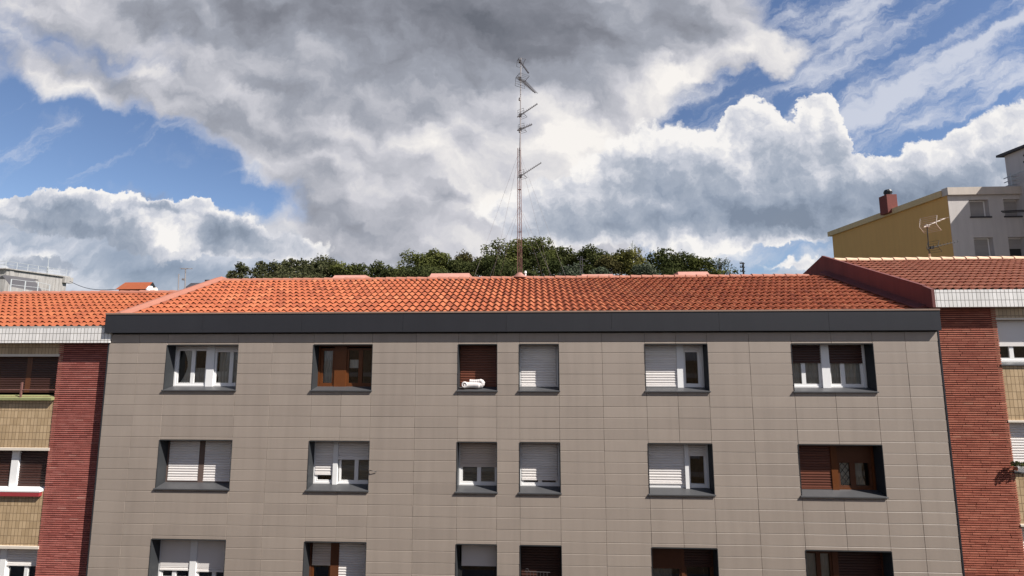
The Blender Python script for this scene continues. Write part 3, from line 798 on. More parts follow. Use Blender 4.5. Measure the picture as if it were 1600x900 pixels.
window(grey, x0, x1, z0, z1, D, .33, [
    dict(a=x0 + .03, b=s1, drop=wz(1050, 888), shutter=M['wood_dark'], smooth=True, leaves=[(x0 + .03, s1)], sash=M['wood_dark'], curtains=[(M['curtain_grey'], x0 + .08, s1 - .1, z0, z1 - .4, 5, .2, 1)]),
    dict(a=s1 + .08, b=x1 - .03, drop=wz(1095, 884), shutter=SD, leaves=[(s1 + .08, x1 - .03)], sash=M['wood_dark'])], M['wood_dark'], mull=[(s1, s1 + .08, .01)], label='dark wooden window deep in shade')
x0, x1, z0, z1 = bounds(5, 2); s1, s2, ma = wx(1280, 885), wx(1301, 885), wx(1310, 885)
window(grey, x0, x1, z0, z1, D, .33, [
    dict(a=x0 + .03, b=ma, leaves=[(x0 + .03, s1), (s1, s2)], sash=M['wood_dark'], zt=z1 - .15, curtains=[(M['curtain'], x0 + .06, s2 - .05, z0, z1 - .16, 7, 0, 1)]),
    dict(a=ma, b=x1 - .06, drop=z0 + .14, shutter=SD)], M['wood_dark'], mull=[(s2, ma, .01)], label='dark wooden window with pale net curtain and brown shutter')

# bent wire on the cladding beside the middle window
p = at(577, 735, D - .01); q = at(588, 737.5, D - .035)
b = MB(); b.path([(p.x, D + .02, p.z), (p.x + .03, D - .03, p.z + .004), ((p.x + q.x) / 2, D - .05, p.z - .004), (q.x, D - .02, q.z)], .008, 6); b.build('wire_hook', M['black'], grey)

# ------------------------------------------------------------------ neighbour on the left
lb = empty('apartment_building', (-19, 13.2, 0), 'red brick and beige tiled house with bright orange roof and mossy window sill', 'building')
NY = 13.2; PX0, PX1 = -14.05, -12.335; LW0, LW1 = -16.6, -14.05
LR = [(11.90, 13.06), (9.22, 10.36), (6.55, 7.66)]
def neighbour_wall(parent, xa, xb, wa, wb, rows, ztop):
    b = MB()                                                              # tiled wall with the openings left free
    for (p, q) in ((xa, wa), (wb, xb)):
        if q - p > .02: b.box(p, q, NY + .02, NY + .50, 0, ztop)
    zz = ztop
    for (z0, z1) in rows: b.box(wa, wb, NY + .021, NY + .50, z1, zz); zz = z0
    b.box(wa, wb, NY + .021, NY + .50, 0, zz)
    o = b.build('wall', M['beige_tile'], parent)
    c = MB(); c.box(xa, xb, NY + 1.2, 21.0, 0, ztop); c.build('body', M['pale_render'], parent)
    return o
neighbour_wall(lb, -26, PX0 + .1, LW0, LW1, LR, 13.9)
brick_pier(lb, PX0, PX1, NY, 3.0, 13.70, 21)
for (z0, z1) in LR:
    b = MB(); b.box(LW0, LW1 + .03, NY - .015, NY + .10, z1 + .002, z1 + .075); b.build('lintel', M['lintel'], lb)
b = MB(); b.box(-26, -12.28, 12.95, 13.55, 13.465, 13.89); band = b.build('eaves_band', M['white_tile'], lb)
b = MB(); b.box(-26, -12.42, 12.97, 13.13, 13.892, 13.955); b.build('gutter', M['concrete'], band)
LEY, LEZ, LRY, LRZ = 13.10, 13.90, 17.2, 15.34
b = MB(); b.prism_x([(LEY, LEZ - .03), (LRY, LRZ - .04), (21.1, LEZ), (21.1, 13.6), (LEY, 13.6)], -26, -12.37); lroof = b.build('roof', M['oxblood'], lb)
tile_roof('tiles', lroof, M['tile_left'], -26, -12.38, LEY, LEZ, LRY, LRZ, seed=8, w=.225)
ridge_caps(lroof, M['verge'], -26, -12.4, LRY, LRZ + .03, seed=9)
b = MB(); b.face([(-26, LRY, LRZ + .03), (-12.38, LRY, LRZ + .03), (-12.38, 21.1, LEZ + .05), (-26, 21.1, LEZ + .05)]); b.build('rear_slope', M['tile_left'], lroof)
NYF = NY + .16
z0, z1 = LR[0]; m0, m1 = X(38, 585, NYF), X(46, 585, NYF)
w = window(lb, LW0, LW1, z0, z1, NY + .02, .20, [dict(a=LW0 + .03, b=m0, drop=z0 + .11, shutter=SD), dict(a=m1, b=LW1 - .03, drop=z0 + .11, shutter=SD)], M['wood_dark'], mull=[(m0, m1, .01)], lining=None, sill=False, label='brown shuttered window behind a thin rail')
b = MB(); b.prism_x([(NY - .09, z0 - .10), (NY - .09, z0 - .03), (NY + .21, z0 + .02), (NY + .21, z0 - .10)], LW0 - .05, LW1 + .01); b.build('sill', M['green_sill'], w)
zr = Z(0, 609, NY - .03)
b = MB(); b.tube((LW0, NY - .03, zr), (LW1 + .01, NY - .03, zr), .014); xp = X(33, 615, NY - .03); b.box(xp - .022, xp + .022, NY - .05, NY - .02, z0 - .02, zr + .22); b.build('guard_rail', M['rusty'], w)
z0, z1 = LR[1]; m0, m1 = X(19, 730, NYF), X(30, 730, NYF)
w = window(lb, LW0, LW1, z0, z1, NY + .02, .16, [dict(a=LW0 + .03, b=m0, drop=z0 + .11, shutter=SD), dict(a=m1, b=LW1 - .02, drop=z0 + .11, shutter=SD)], PV, mull=[(m0, m1, .06)], lining=None, sill=False, label='brown shuttered window with a white post and red edged sill')
b = MB(); b.prism_x([(NY - .07, z0 + .005), (NY - .07, z0 + .05), (NY + .19, z0 + .09), (NY + .19, z0 + .005)], LW0 - .05, LW1 - .06); b.build('sill', M['white_paint'], w)
b = MB(); b.prism_x([(NY - .065, z0 - .115), (NY - .065, z0 + .003), (NY + .1, z0 + .003), (NY + .1, z0 - .115)], LW0 - .05, LW1 - .08); b.build('sill_edge', M['red_paint'], w)
z0, z1 = LR[2]; m0, m1 = X(0, 885, NYF), X(9, 885, NYF); s1 = X(39, 890, NYF)
w = window(lb, LW0, LW1, z0, z1, NY + .02, .16, [dict(a=LW0 + .05, b=m0, drop=Z(0, 872, NYF), shutter=SW, smooth=True), dict(a=m1, b=LW1 - .05, drop=Z(30, 883, NYF), shutter=SW, leaves=[(m1, s1), (s1, LW1 - .05)])], PV, mull=[(m0, m1, .04)], lining=None, label='white window with its shutter a third down')

# ------------------------------------------------------------------ neighbour on the right
rb = empty('apartment_building', (17, 13.2, 0), 'taller red brick house with oxblood gable wall and brownish tiled roof', 'building')
RP0, RP1 = 10.965, 12.685; RW0, RW1 = 12.685, 15.3
RR = [(12.80, 14.03), (10.00, 11.30), (7.40, 8.66)]
neighbour_wall(rb, RP1 - .1, 24, RW0, RW1, RR, 14.6)
brick_pier(rb, RP0, RP1, NY, 3.0, 14.44, 22, 'brick_orange')
for (z0, z1) in RR:
    b = MB(); b.box(RW0 - .03, RW1, NY - .015, NY + .10, z1 + .002, z1 + .055); b.build('lintel', M['lintel'], rb)
GX = 10.86
b = MB(); b.box(GX, 24, 12.95, 13.60, 14.375, 14.845); b.build('eaves_band', M['white_tile'], rb)
REY, REZ, RRY, RRZ = 12.98, 14.80, 17.5, 16.38
b = MB(); b.prism_x([(REY, REZ - .03), (RRY, RRZ - .04), (22, REZ), (22, 14.4), (REY, 14.4)], GX + .06, 24); rroof = b.build('roof', M['oxblood'], rb)
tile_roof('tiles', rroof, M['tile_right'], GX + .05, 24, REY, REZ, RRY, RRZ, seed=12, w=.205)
ridge_caps(rroof, M['ridge_pale'], GX + .4, 24, RRY, RRZ + .04, r=.125, length=.42, seed=13)
b = MB(); b.face([(GX, RRY, RRZ + .03), (24, RRY, RRZ + .03), (24, 22, REZ + .05), (GX, 22, REZ + .05)]); b.build('rear_slope', M['tile_right'], rroof)
b = MB(); b.prism_x([(12.94, 14.37), (12.94, 14.86), (13.2, 14.985), (RRY, RRZ + .23), (22, REZ + .1), (22, 12.5), (13.45, 12.5), (13.45, 14.37)], GX - .03, GX + .05)
gable = b.build('gable_wall', M['oxblood'], rb)
b = MB(); sl2 = (RRZ + .23 - 14.985) / (RRY - 13.2)
for k in range(10):
    ya, yb = 13.2 + k * (RRY - 13.2) / 10, 13.2 + (k + 1) * (RRY - 13.2) / 10; za, zb_ = 14.985 + (ya - 13.2) * sl2, 14.985 + (yb - 13.2) * sl2
    b.hull([(GX - .04, ya, za + .002), (GX + .06, ya, za + .002), (GX + .06, ya, za + .02), (GX - .04, ya, za + .02)], [(GX - .04, yb, zb_ + .002), (GX + .06, yb, zb_ + .002), (GX + .06, yb, zb_ + .02), (GX - .04, yb, zb_ + .02)], rnd.uniform(.2, .8))
b.build('coping', M['oxblood'], gable)
z0, z1 = RR[0]; s1 = X(1583, 555, NYF)
window(rb, RW0, RW1, z0, z1, NY + .02, .16, [dict(a=RW0 + .02, b=14.6, drop=Z(1590, 541, NYF), shutter=SW, smooth=True, leaves=[(RW0 + .02, s1), (s1, 13.9), (13.9, 14.6)], sash=PV)], PV, lining=None, label='white window under a plain grey shutter box')
z0, z1 = RR[1]
window(rb, RW0, RW1, z0, z1, NY + .02, .16, [dict(a=RW0 + .02, b=14.6, drop=Z(1590, 722, NYF), shutter=SW, leaves=[(RW0 + .02, 13.6), (13.6, 14.6)])], PV, lining=None, label='window closed by a pale shutter, plants on its sill')
z0, z1 = RR[2]
window(rb, RW0, RW1, z0, z1, NY + .02, .16, [dict(a=RW0 + .02, b=14.6, drop=z0 + .12, shutter=SW)], PV, lining=None)

# ------------------------------------------------------------------ things on the sills
# white flexible hose lying folded on the sill of the brown shuttered window
ho = empty('flexible_hose', (-1.75, 13.16, 12.15), 'white hose folded back on itself on the sill before the brown shutter', 'hose')
hz = 12.178
pts = []
o0 = at(725.5, 598, 13.12)
zc = hz + .085
for k in range(26):
    t = k / 25
    if t < .40: x, y, z = o0.x - .01 + t / .40 * .44, 13.10 + .03 * math.sin(t * 7), zc - .012 + .01 * math.sin(t * 9)
    elif t < .62: a = (t - .40) / .22 * math.pi; x, y, z = o0.x + .43 + .085 * math.sin(a), 13.13 + .02, zc - .012 + .062 - .062 * math.cos(a)
    else: x, y, z = o0.x + .43 - (t - .62) / .38 * .28, 13.15, zc + .104 - .01 * math.sin((t - .62) * 8)
    pts.append((x, y, z))
b = MB(); rad = [.084 if k < 11 else max(.052, .084 - .006 * (k - 10)) + (.002 if k % 2 else -.002) for k in range(26)]
b.path(pts, rad, 12, caps=True); b.build('hose_body', M['hose'], ho, smooth_shade=True)
b = MB(); c0 = Vector((o0.x + .015, 13.055, zc + .01)); ring = []
for j in range(20):
    a = 2 * math.pi * j / 20; ring.append(Vector((math.cos(a), 0, math.sin(a))))
for k in range(20):
    u, v = ring[k], ring[(k + 1) % 20]
    sec = lambda d: [c0 + d * .082 + Vector((0, -.03, 0)), c0 + d * .092 + Vector((0, .02, 0)), c0 + d * .08 + Vector((0, .07, 0)), c0 + d * .046 + Vector((0, .05, 0)), c0 + d * .044 + Vector((0, -.03, 0))]
    b.hull(sec(u), sec(v), .6, caps=False)
b.build('hose_mouth', M['hose'], ho, smooth_shade=True)

# drying rack in the lowest dark window
dr = at(830, 893, 13.2)
b = MB()
for k in range(7):
    b.tube((-.20 + k * .09, 13.10, dr.z - .28), (-.20 + k * .09, 13.14, dr.z + .02 + .012 * (k % 2)), .006, 5)
b.tube((-.26, 13.14, dr.z + .03), (.42, 13.14, dr.z + .015), .008, 5); b.tube((-.26, 13.1, dr.z - .26), (.42, 13.1, dr.z - .27), .008, 5)
b.path([(-.24, 13.14, dr.z + .03), (-.22, 13.13, dr.z + .10), (-.18, 13.13, dr.z + .11), (-.15, 13.14, dr.z + .03)], .007, 5)
tag(b.build('drying_rack', M['aerial']), 'thin wire drying rack at the foot of the blackish brown shutter', 'rack')

# plants on the right-hand neighbour's sill
def sill_plant(px, py, label, seed, size, mat):
    r = random.Random(seed); p = at(px, py, 13.10); zs = 10.11
    t = empty('potted_plant', (p.x, 13.10, zs), label, 'plant', 'pot plants on the pale shuttered window sill')
    b = MB(); b.tube((p.x, 13.10, zs - .02), (p.x, 13.10, zs + .07), .035, 10, r2=.046); b.build('pot', M['terracotta'], t)
    b = MB()
    for k in range(80):
        a = r.uniform(0, 2 * math.pi); e = r.uniform(-.45, 1.2); l = r.uniform(.5, 1) * size
        c = Vector((p.x + math.cos(a) * math.cos(e) * l, 13.06 + math.sin(a) * math.cos(e) * l * .6, zs + .13 + math.sin(e) * l * .7))
        u = Vector((r.gauss(0, 1), r.gauss(0, 1), r.gauss(0, 1))).normalized() * .045; w_ = u.orthogonal().normalized() * .018
        b.face([c - u, c + w_, c + u, c - w_], r.random())
    for k in range(10):
        a = r.uniform(0, 2 * math.pi); b.tube((p.x, 13.1, zs + .08), (p.x + math.cos(a) * size * .8, 13.08 + math.sin(a) * size * .4, zs + .13 + r.uniform(-.1, .5) * size), .004, 4, tint=.1)
    b.build('foliage', mat, t)
sill_plant(1588, 738, 'leafy pot plant at the pier end of the pale shuttered sill', 3, .15, M['leaf_dark'])
sill_plant(1604, 738, 'second pot plant on the pale shuttered sill, cut by the picture edge', 4, .14, M['leaf_dark'])

# ------------------------------------------------------------------ lattice mast with its aerials, on the ridge of the grey building
MX, MY = -.47, 17.2
mast = empty('antenna_mast', (MX, MY, 15.95), 'tall thin lattice mast with five aerials on the orange roof ridge', 'antenna mast')
b = MB(); zl = 20.95; tri = [(-.075, 0), (.085, -.02), (.01, .11)]
for (dx_, dy_) in tri: b.tube((MX + dx_, MY + dy_, 15.9), (MX + dx_ * .72, MY + dy_ * .72, zl), .0135, 6, r2=.012, tint=.5)
n = 24
for k in range(n):
    za, zb_ = 15.95 + (zl - 15.95) * k / n, 15.95 + (zl - 15.95) * (k + 1) / n; s = 1 - .28 * k / n
    for (i, j) in ((0, 1), (1, 2), (2, 0)):
        p, q = (tri[i], tri[j]) if k % 2 else (tri[j], tri[i])
        b.tube((MX + p[0] * s, MY + p[1] * s, za), (MX + q[0] * s, MY + q[1] * s, zb_), .0036, 4, tint=.3)
    if k % 8 == 0:
        for (i, j) in ((0, 1), (1, 2), (2, 0)): b.tube((MX + tri[i][0] * s, MY + tri[i][1] * s, za), (MX + tri[j][0] * s, MY + tri[j][1] * s, za), .012, 4, tint=.1)
b.build('lattice', M['rusty'], mast)
zt = Z(815, 95, MY)
b = MB(); b.tube((MX + .02, MY, zl - .9), (MX + .05, MY, Z(813, 215, MY)), .034, 8, r2=.028); b.tube((MX + .05, MY, Z(813, 215, MY)), (MX + .085, MY, zt + .12), .024, 8, r2=.020)
for zz in (zl - .05, Z(813, 205, MY), Z(812, 155, MY)): b.tube((MX + .03, MY, zz - .05), (MX + .04, MY, zz + .05), .045, 8)
b.build('pole', M['steel'], mast)
b = MB()                                                                  # blob of mortar that seals the foot
for k in range(5):
    r0, r1 = .22 - k * .032, .22 - (k + 1) * .032
    c = lambda r, z: [(MX + r * 1.15 * math.cos(2 * math.pi * j / 14) * (1 + .12 * math.sin(3 * j)), MY - .06 + r * .8 * math.sin(2 * math.pi * j / 14), z) for j in range(14)]
    b.hull(c(r0, 15.86 + .035 * k), c(r1, 15.86 + .035 * (k + 1)), .6)
b.build('mortar_foot', M['mortar'], mast, smooth_shade=True)
for i, (sx, sy, za, pull) in enumerate([(-2.0, .9, 20.8, 1), (-1.45, 2.2, 20.7, 1), (1.95, .9, 20.8, 1), (1.5, 2.2, 20.7, 1), (-1.35, .7, 18.65, 1), (1.4, .7, 18.65, 1), (-1.15, 1.8, 18.6, 1), (1.2, 1.8, 18.6, 1)]):
    ex, ey = MX + sx, MY + sy; ez = RZ - abs(sy) * sl + .10
    b = MB(); b.tube((MX, MY, za), (ex, ey, ez), .0042, 4); b.tube((ex, ey, ez - .12), (ex, ey, ez + .02), .02, 6); b.build('guy_wire', M['wire'], mast)

def yagi(parent, zz, tip, n, el0, el1, upright, refl, mat=None, x0=MX + .05, y0=MY, r=.011, er=.006, name='antenna', rs=.12):
    """A boom that runs from the mast to tip, crossed by rods; refl adds a folded screen of rods behind it."""
    mat = mat or M['aerial']
    p = Vector((x0, y0, zz)); q = Vector(tip); d = (q - p).normalized()
    side = d.cross(Vector((0, 0, 1))).normalized(); upv = side.cross(d).normalized(); e = upv if upright else side
    b = MB(); b.tube(p - d * .22, q, r, 6); b.box(p.x - .05, p.x + .05, p.y - .05, p.y + .05, p.z - .05, p.z + .05)
    a = b.build(name, mat, parent)
    for k in range(n):
        f = (k + .8) / n; l = el0 + (el1 - el0) * f; c = p + (q - p) * f + upv * .012
        s = MB(); s.tube(c - e * l / 2, c + e * l / 2, er, 5); s.build('rod', mat, a)
    if refl:
        s = MB(); base = p + d * .06
        for sg in (1, -1):
            for k in range(refl):
                f = .03 + rs * k / max(1, refl - 1); c = base + d * (f * .8 - .02) + upv * sg * f
                s.tube(c - side * rs, c + side * rs, .006, 4)
            for w_ in (-rs, rs): s.tube(base + side * w_, base + d * (rs * .8) + upv * sg * (rs + .03) + side * w_, .008, 4)
        s.build('reflector', mat, a)
    return a
def tipat(px, py, y): p = at(px, py, y); return (p.x, p.y, p.z)
yagi(mast, Z(813, 96, MY), tipat(825.5, 114, MY - .75), 9, .16, .10, False, 2, r=.026, rs=.14)
yagi(mast, Z(813, 123, MY), tipat(836, 145, MY - .9), 13, .50, .26, False, 4, r=.020, er=.008, rs=.22)
yagi(mast, Z(812, 180, MY), tipat(839.5, 162.5, MY + .9), 10, .10, .07, True, 3, r=.022, er=.008, rs=.15)
yagi(mast, Z(812, 202, MY), tipat(831, 194.5, MY + .7), 7, .16, .10, True, 3, r=.024, er=.008, rs=.14)
yagi(mast, Z(813, 275, MY), tipat(845.5, 254.5, MY + 1.0), 12, .12, .08, True, 3, r=.018, rs=.14)

# small aerial on the right-hand roof ridge, in front of the ochre wall
AX, AY = X(1454, 400, RRY), RRY
ra = empty('roof_antenna', (AX, AY, RRZ + .1), 'small pole with two television aerials on the brownish roof before the ochre wall', 'antenna')
p0, p1 = at(1454, 403, AY), at(1448, 350, AY)
b = MB(); b.tube((p0.x, AY, RRZ), (p0.x - .03, AY, RRZ + .28), .03, 8); b.build('foot', M['ridge_pale'], ra)
b = MB(); b.tube((p0.x - .03, AY, RRZ + .2), (p1.x, AY, p1.z), .016, 6); b.build('pole', M['black'], ra)
yagi(ra, Z(1448, 353, AY), tipat(1477, 341, AY + .55), 4, .35, .25, False, 5, M['aerial_pale'], x0=p1.x, y0=AY, r=.016, er=.009, rs=.26)
yagi(ra, Z(1452, 387, AY), tipat(1497, 377, AY + .5), 8, .14, .10, True, 3, M['black'], x0=p1.x + .07, y0=AY, rs=.18)

# ------------------------------------------------------------------ ochre building behind, on the right
yb_ = empty('apartment_building', (32, 33, 0), 'ochre side wall and pale grey front rising behind the brownish roof', 'building')
YX, YY, YT = 29.4, 33.0, 24.05
wins = [(1514, 1537, 312, 339), (1567, 1595, 310, 338), (1521, 1545, 371, 400), (1576, 1600, 370, 402)]
ops = [(X(a, c, YY), X(e, c, YY), Z(a, d, YY), Z(a, c, YY)) for (a, e, c, d) in wins]
c1 = (ops[0][0], ops[0][1] + .3); c2 = (ops[1][0], ops[1][1] + .2)
tops = [(Z(1520, 312, YY), Z(1520, 339, YY)), (Z(1530, 371, YY), Z(1530, 402, YY))]
b = MB()
def strip(a, e, rows):
    zz = YT
    for (zt_, zl_) in rows: b.box(a, e, YY, YY + .4, zt_, zz); zz = zl_
    b.box(a, e, YY, YY + .4, 0, zz)
strip(YX, c1[0], []); strip(c1[0], c1[1], tops); strip(c1[1], c2[0], []); strip(c2[0], c2[1], tops); strip(c2[1], 44, [])
front = b.build('front_wall', M['pale_render'], yb_)
b = MB(); b.box(YX, 44, YY + .9, 45.4, 0, YT); b.build('body', M['pale_render'], yb_)
b = MB(); b.box(YX - .02, YX, YY + .02, 45.6, 0, YT - .02); b.box(YX, YX + .3, YY + .41, YY + .89, 0, YT); b.build('side_wall', M['ochre'], yb_)
b = MB(); b.box(YX - .1, 44, YY - .18, YY + .3, YT - .42, YT + .12); b.build('cornice', M['cornice'], yb_)
b = MB(); b.box(YX - .2, YX + .4, YY + .31, 46.0, YT - .42, YT + .03); b.build('parapet', M['cornice_yellow'], yb_)
b = MB(); b.box(YX + .5, 44, YY + .32, 45.3, YT + .004, YT + .02); b.build('roof', M['dark_roof'], yb_)
for ci, (a, e) in enumerate((c1, c2)):
    for ri, (zt_, zl_) in enumerate(tops):
        f = MB(); frame_ring(f, a + .02, e - .02, zl_ + .03, zt_ - .01, YY + .28, YY + .36, .07); w = f.build('window', M['white_paint'], yb_)
        s = MB(); slats(s, a + .09, e - .09, zt_ - .05, zl_ + (.06 if (ci, ri) != (1, 1) else .65), YY + .31, .07); s.build('shutter', M['shutter_grey'], w)
        k = MB(); k.box(a - .08, e + .08, YY - .06, YY + .3, zl_ - .07, zl_ + .03); k.build('sill', M['dark_roof'], w)
        g = MB(); g.box(a + .08, e - .08, YY + .36, YY + .40, zl_ + .05, zt_ - .05); g.build('pane', M['room'], w)
for (pa, pb, py) in ((1545, 1600, 322),):
    p = at(1563, 333, YY - 1.4); q = at(1598, 326, YY - .3)
b = MB(); b.tube((p.x, YY - 1.5, p.z + .1), (q.x + .6, YY - .02, p.z + .55), .045, 6); b.tube((p.x + .1, YY - 1.45, p.z + .02), (q.x + .6, YY - .9, p.z + .25), .03, 5)
b.build('awning_arm', M['black'], yb_)
chx, chy = X(1388, 318, 38.2), 38.2
cz0, cz1 = YT - .3, Z(1386, 306, 38.2)
b = MB(); b.box(chx - .40, chx + .40, chy - .42, chy + .42, cz0, cz1); ch = b.build('chimney', M['chimney_red'], yb_)
b = MB(); b.tube((chx + .05, chy, cz1), (chx + .05, chy, cz1 + .36), .25, 10); b.tube((chx + .05, chy, cz1 + .20), (chx + .05, chy, cz1 + .28), .30, 10); b.tube((chx + .05, chy, cz1 + .34), (chx + .05, chy, cz1 + .5), .30, 10, r2=.22); b.build('cowl', M['black'], ch)

# pale wing that steps forward at the picture edge, taller than the grey front
TX, TZ = X(1592, 300, YY), 26.7
tw = empty('stair_tower', (TX + 4, 34, 0), 'pale tower stepping forward at the picture edge, taller than the grey front', 'tower')
b = MB(); b.box(TX, TX + 9, 26.5, 33.65, 0, TZ); b.build('wall', M['pale_render'], tw)
b = MB(); b.box(TX - .30, TX + 9.3, 26.2, 33.95, TZ + .002, TZ + .16); b.build('roof', M['dark_roof'], tw)
b = MB()
for (dz_, ln) in ((-1.75, 1.5), (-2.05, 1.7), (-2.35, 1.3)):
    b.tube((TX - .4, 33.5, TZ + dz_), (TX - .4, 33.5 - ln, TZ + dz_ + .1), .035, 5); b.tube((TX - .4, 33.1, TZ + dz_ + .03), (TX + .02, 33.1, TZ + dz_ + .03), .03, 5)
b.tube((TX - .4, 33.0, TZ - 2.4), (TX - .4, 33.0, TZ - 1.5), .04, 6)
b.build('aerial_rack', M['rail_grey'], tw)
for (qx, qz) in ((-.1, -.55), (-.05, -1.0)):
    b = MB(); b.box(TX - .03, TX + .02, 32.3 + qx, 32.5 + qx, TZ + qz, TZ + qz + .13); b.build('vent_hole', M['black'], tw)

# the house the photo was taken from, across the street: added out of view, its height set to limit skylight; it shades the street and shows in the window panes
oh = empty('apartment_building', (0, -6, 0), 'house across the street, seen only as a reflection in the panes', 'building')
b = MB(); b.box(-60, 60, -12, -1.9, 0, 15.0); b.build('wall', M['beige_tile'], oh)
for r_ in range(4):
    b = MB(); b.box(-60, 60, -1.9, -1.78, 2.9 + r_ * 2.8, 3.15 + r_ * 2.8); b.build('floor_band', M['lintel'], oh)
    for c_i in range(-9, 10):
        if abs(c_i) > 6 or r_ == 0: continue
        b = MB(); b.box(c_i * 3.1 - .7, c_i * 3.1 + .7, -1.88, -1.84, 3.9 + r_ * 2.8, 5.2 + r_ * 2.8); b.build('window', M['curtain_grey'], oh)

# ------------------------------------------------------------------ roofs far off on the left
cb_ = empty('concrete_building', (-74, 64, 0), 'weathered concrete roof block with railings at the far left', 'building')
p, q = at(8, 419, 60), at(107, 435, 68.3)
cx = (p.x + q.x) / 2; ct = (p.z + q.z) / 2
b = MB(); b.box(cx - 12, cx, 60, 68.3, 0, ct); b.box(cx - 12.3, cx + .25, 59.7, 68.6, ct + .004, ct + .16); b.box(cx, cx + .12, 60.3, 60.8, 0, ct - .2); b.box(cx - .3, cx + .45, 67.6, 68.9, ct - .9, ct - .002)
for k in range(3): b.box(cx, cx + .07, 64.4 + k * 1.1, 64.9 + k * 1.1, ct - 3.4, ct - .6)
b.build('wall', M['concrete'], cb_)
b = MB()
for k in range(7):
    y = 59.9 + k * 1.4; b.tube((cx - .1, y, ct + .15), (cx - .1, y, ct + 1.15), .035, 5)
for h in (.65, 1.13): b.tube((cx - .1, 59.9, ct + h), (cx - .1, 68.3, ct + h), .028, 5); b.tube((cx - .1, 59.9, ct + h), (cx - 9, 59.9, ct + h), .028, 5)
b.build('railing', M['rail_grey'], cb_)
b = MB(); b.tube((cx - .3, 65.6, ct + .1), (cx - .3, 65.6, ct + 3.0), .05, 6, r2=.02); b.tube((cx - .3, 65.6, ct + .1), (cx - .3, 65.6, ct + 1.3), .09, 6); b.build('rod', M['rail_grey'], cb_)

hb = empty('roof_hut', (-47, 43, 0), 'low hut with a dark slanting roof and white railing below the concrete block', 'hut')
p, q = at(4, 431, 41), at(76, 440.5, 44)
b = MB(); b.hull([(p.x, 41, p.z), (q.x, 42.5, q.z), (q.x + 1.0, 42.5, q.z - 1.2), (p.x + 1.0, 41, p.z - 1.05)], [(p.x, 41.1, p.z + .12), (q.x, 42.6, q.z + .12), (q.x + 1.0, 42.6, q.z - 1.1), (p.x + 1.0, 41.1, p.z - .95)])
b.hull([(p.x - 3, 43, p.z), (q.x, 43, q.z), (q.x, 42.5, q.z), (p.x, 41, p.z)], [(p.x - 3, 43, p.z + .1), (q.x, 43, q.z + .1), (q.x, 42.6, q.z + .1), (p.x, 41.1, p.z + .1)]); b.build('roof', M['dark_roof'], hb)
b = MB(); b.hull([(p.x - 3, 41.2, 0), (q.x + .9, 42.7, 0), (q.x + .9, 47, 0), (p.x - 3, 47, 0)], [(p.x - 3, 41.2, p.z - 1.3), (q.x + .9, 42.7, q.z - 1.3), (q.x + .9, 47, q.z - 1.3), (p.x - 3, 47, p.z - 1.3)]); b.build('wall', M['white_paint'], hb)
b = MB(); ps = [at(18, 436, 39.5), at(40, 439, 40.3), at(60, 441, 41.1), at(78, 445, 41.9)]
for s in ps: b.tube((s.x, s.y, s.z - 1.5), (s.x, s.y, s.z), .045, 6)
for h in (0, -.5):
    for s, e in zip(ps, ps[1:]): b.tube((s.x, s.y, s.z + h), (e.x, e.y, e.z + h), .022, 5)
b.build('railing', M['rail_grey'], hb)

rh = empty('roof_dormer', (-31, 38, 0), 'small red tiled gabled roof showing over the bright orange ridge', 'dormer')
p, q = at(180, 452, 38), at(227, 441, 38.6); e = at(229, 452, 38)
b = MB(); zt_ = q.z; xa, xb = p.x, e.x
b.hull([(xa, 38, p.z), (xb, 38, p.z), (xb, 39.2, p.z), (xa, 39.2, p.z)], [(xa + .3, 38.6, zt_), (xb - .05, 38.6, zt_), (xb - .05, 38.64, zt_), (xa + .3, 38.64, zt_)])
b.build('tiles', M['tile_left'], rh)
b = MB(); b.box(xa + .2, xb + .1, 38.15, 39.0, 10, p.z - .01); b.build('wall', M['oxblood'], rh)
b = MB(); b.hull([(xb - .02, 38.05, p.z), (xb + .04, 38.05, p.z), (xb + .04, 39.1, p.z), (xb - .02, 39.1, p.z)], [(xb - .06, 38.59, zt_ - .02), (xb, 38.59, zt_ - .02), (xb, 38.63, zt_ - .02), (xb - .06, 38.63, zt_ - .02)]); b.build('gable', M['black'], rh)

for (pa, pb, py, lab, mt) in ((229, 240, 447, 'white chimney cap beside the small red gabled roof', 'white_paint'), (239, 247, 449.5, 'cream chimney cap, lower one beside the white cap', 'lintel')):
    p, q = at(pa, 455, 36), at(pb, py, 36); cx_ = (p.x + q.x) / 2; r_ = (q.x - p.x) / 2
    t = empty('chimney', (cx_, 36, 0), lab, 'chimney', 'chimney caps behind the bright orange ridge')
    b = MB(); b.tube((cx_, 36, q.z - .9), (cx_, 36, q.z - .25), r_, 10); b.tube((cx_, 36, q.z - .25), (cx_, 36, q.z), r_, 10, r2=r_ * .45); b.build('cap', M[mt], t)
    b = MB(); b.box(cx_ - r_ * .8, cx_ + r_ * .8, 35.7, 36.3, 9, q.z - .91); b.build('stack', M['chimney_red'], t)

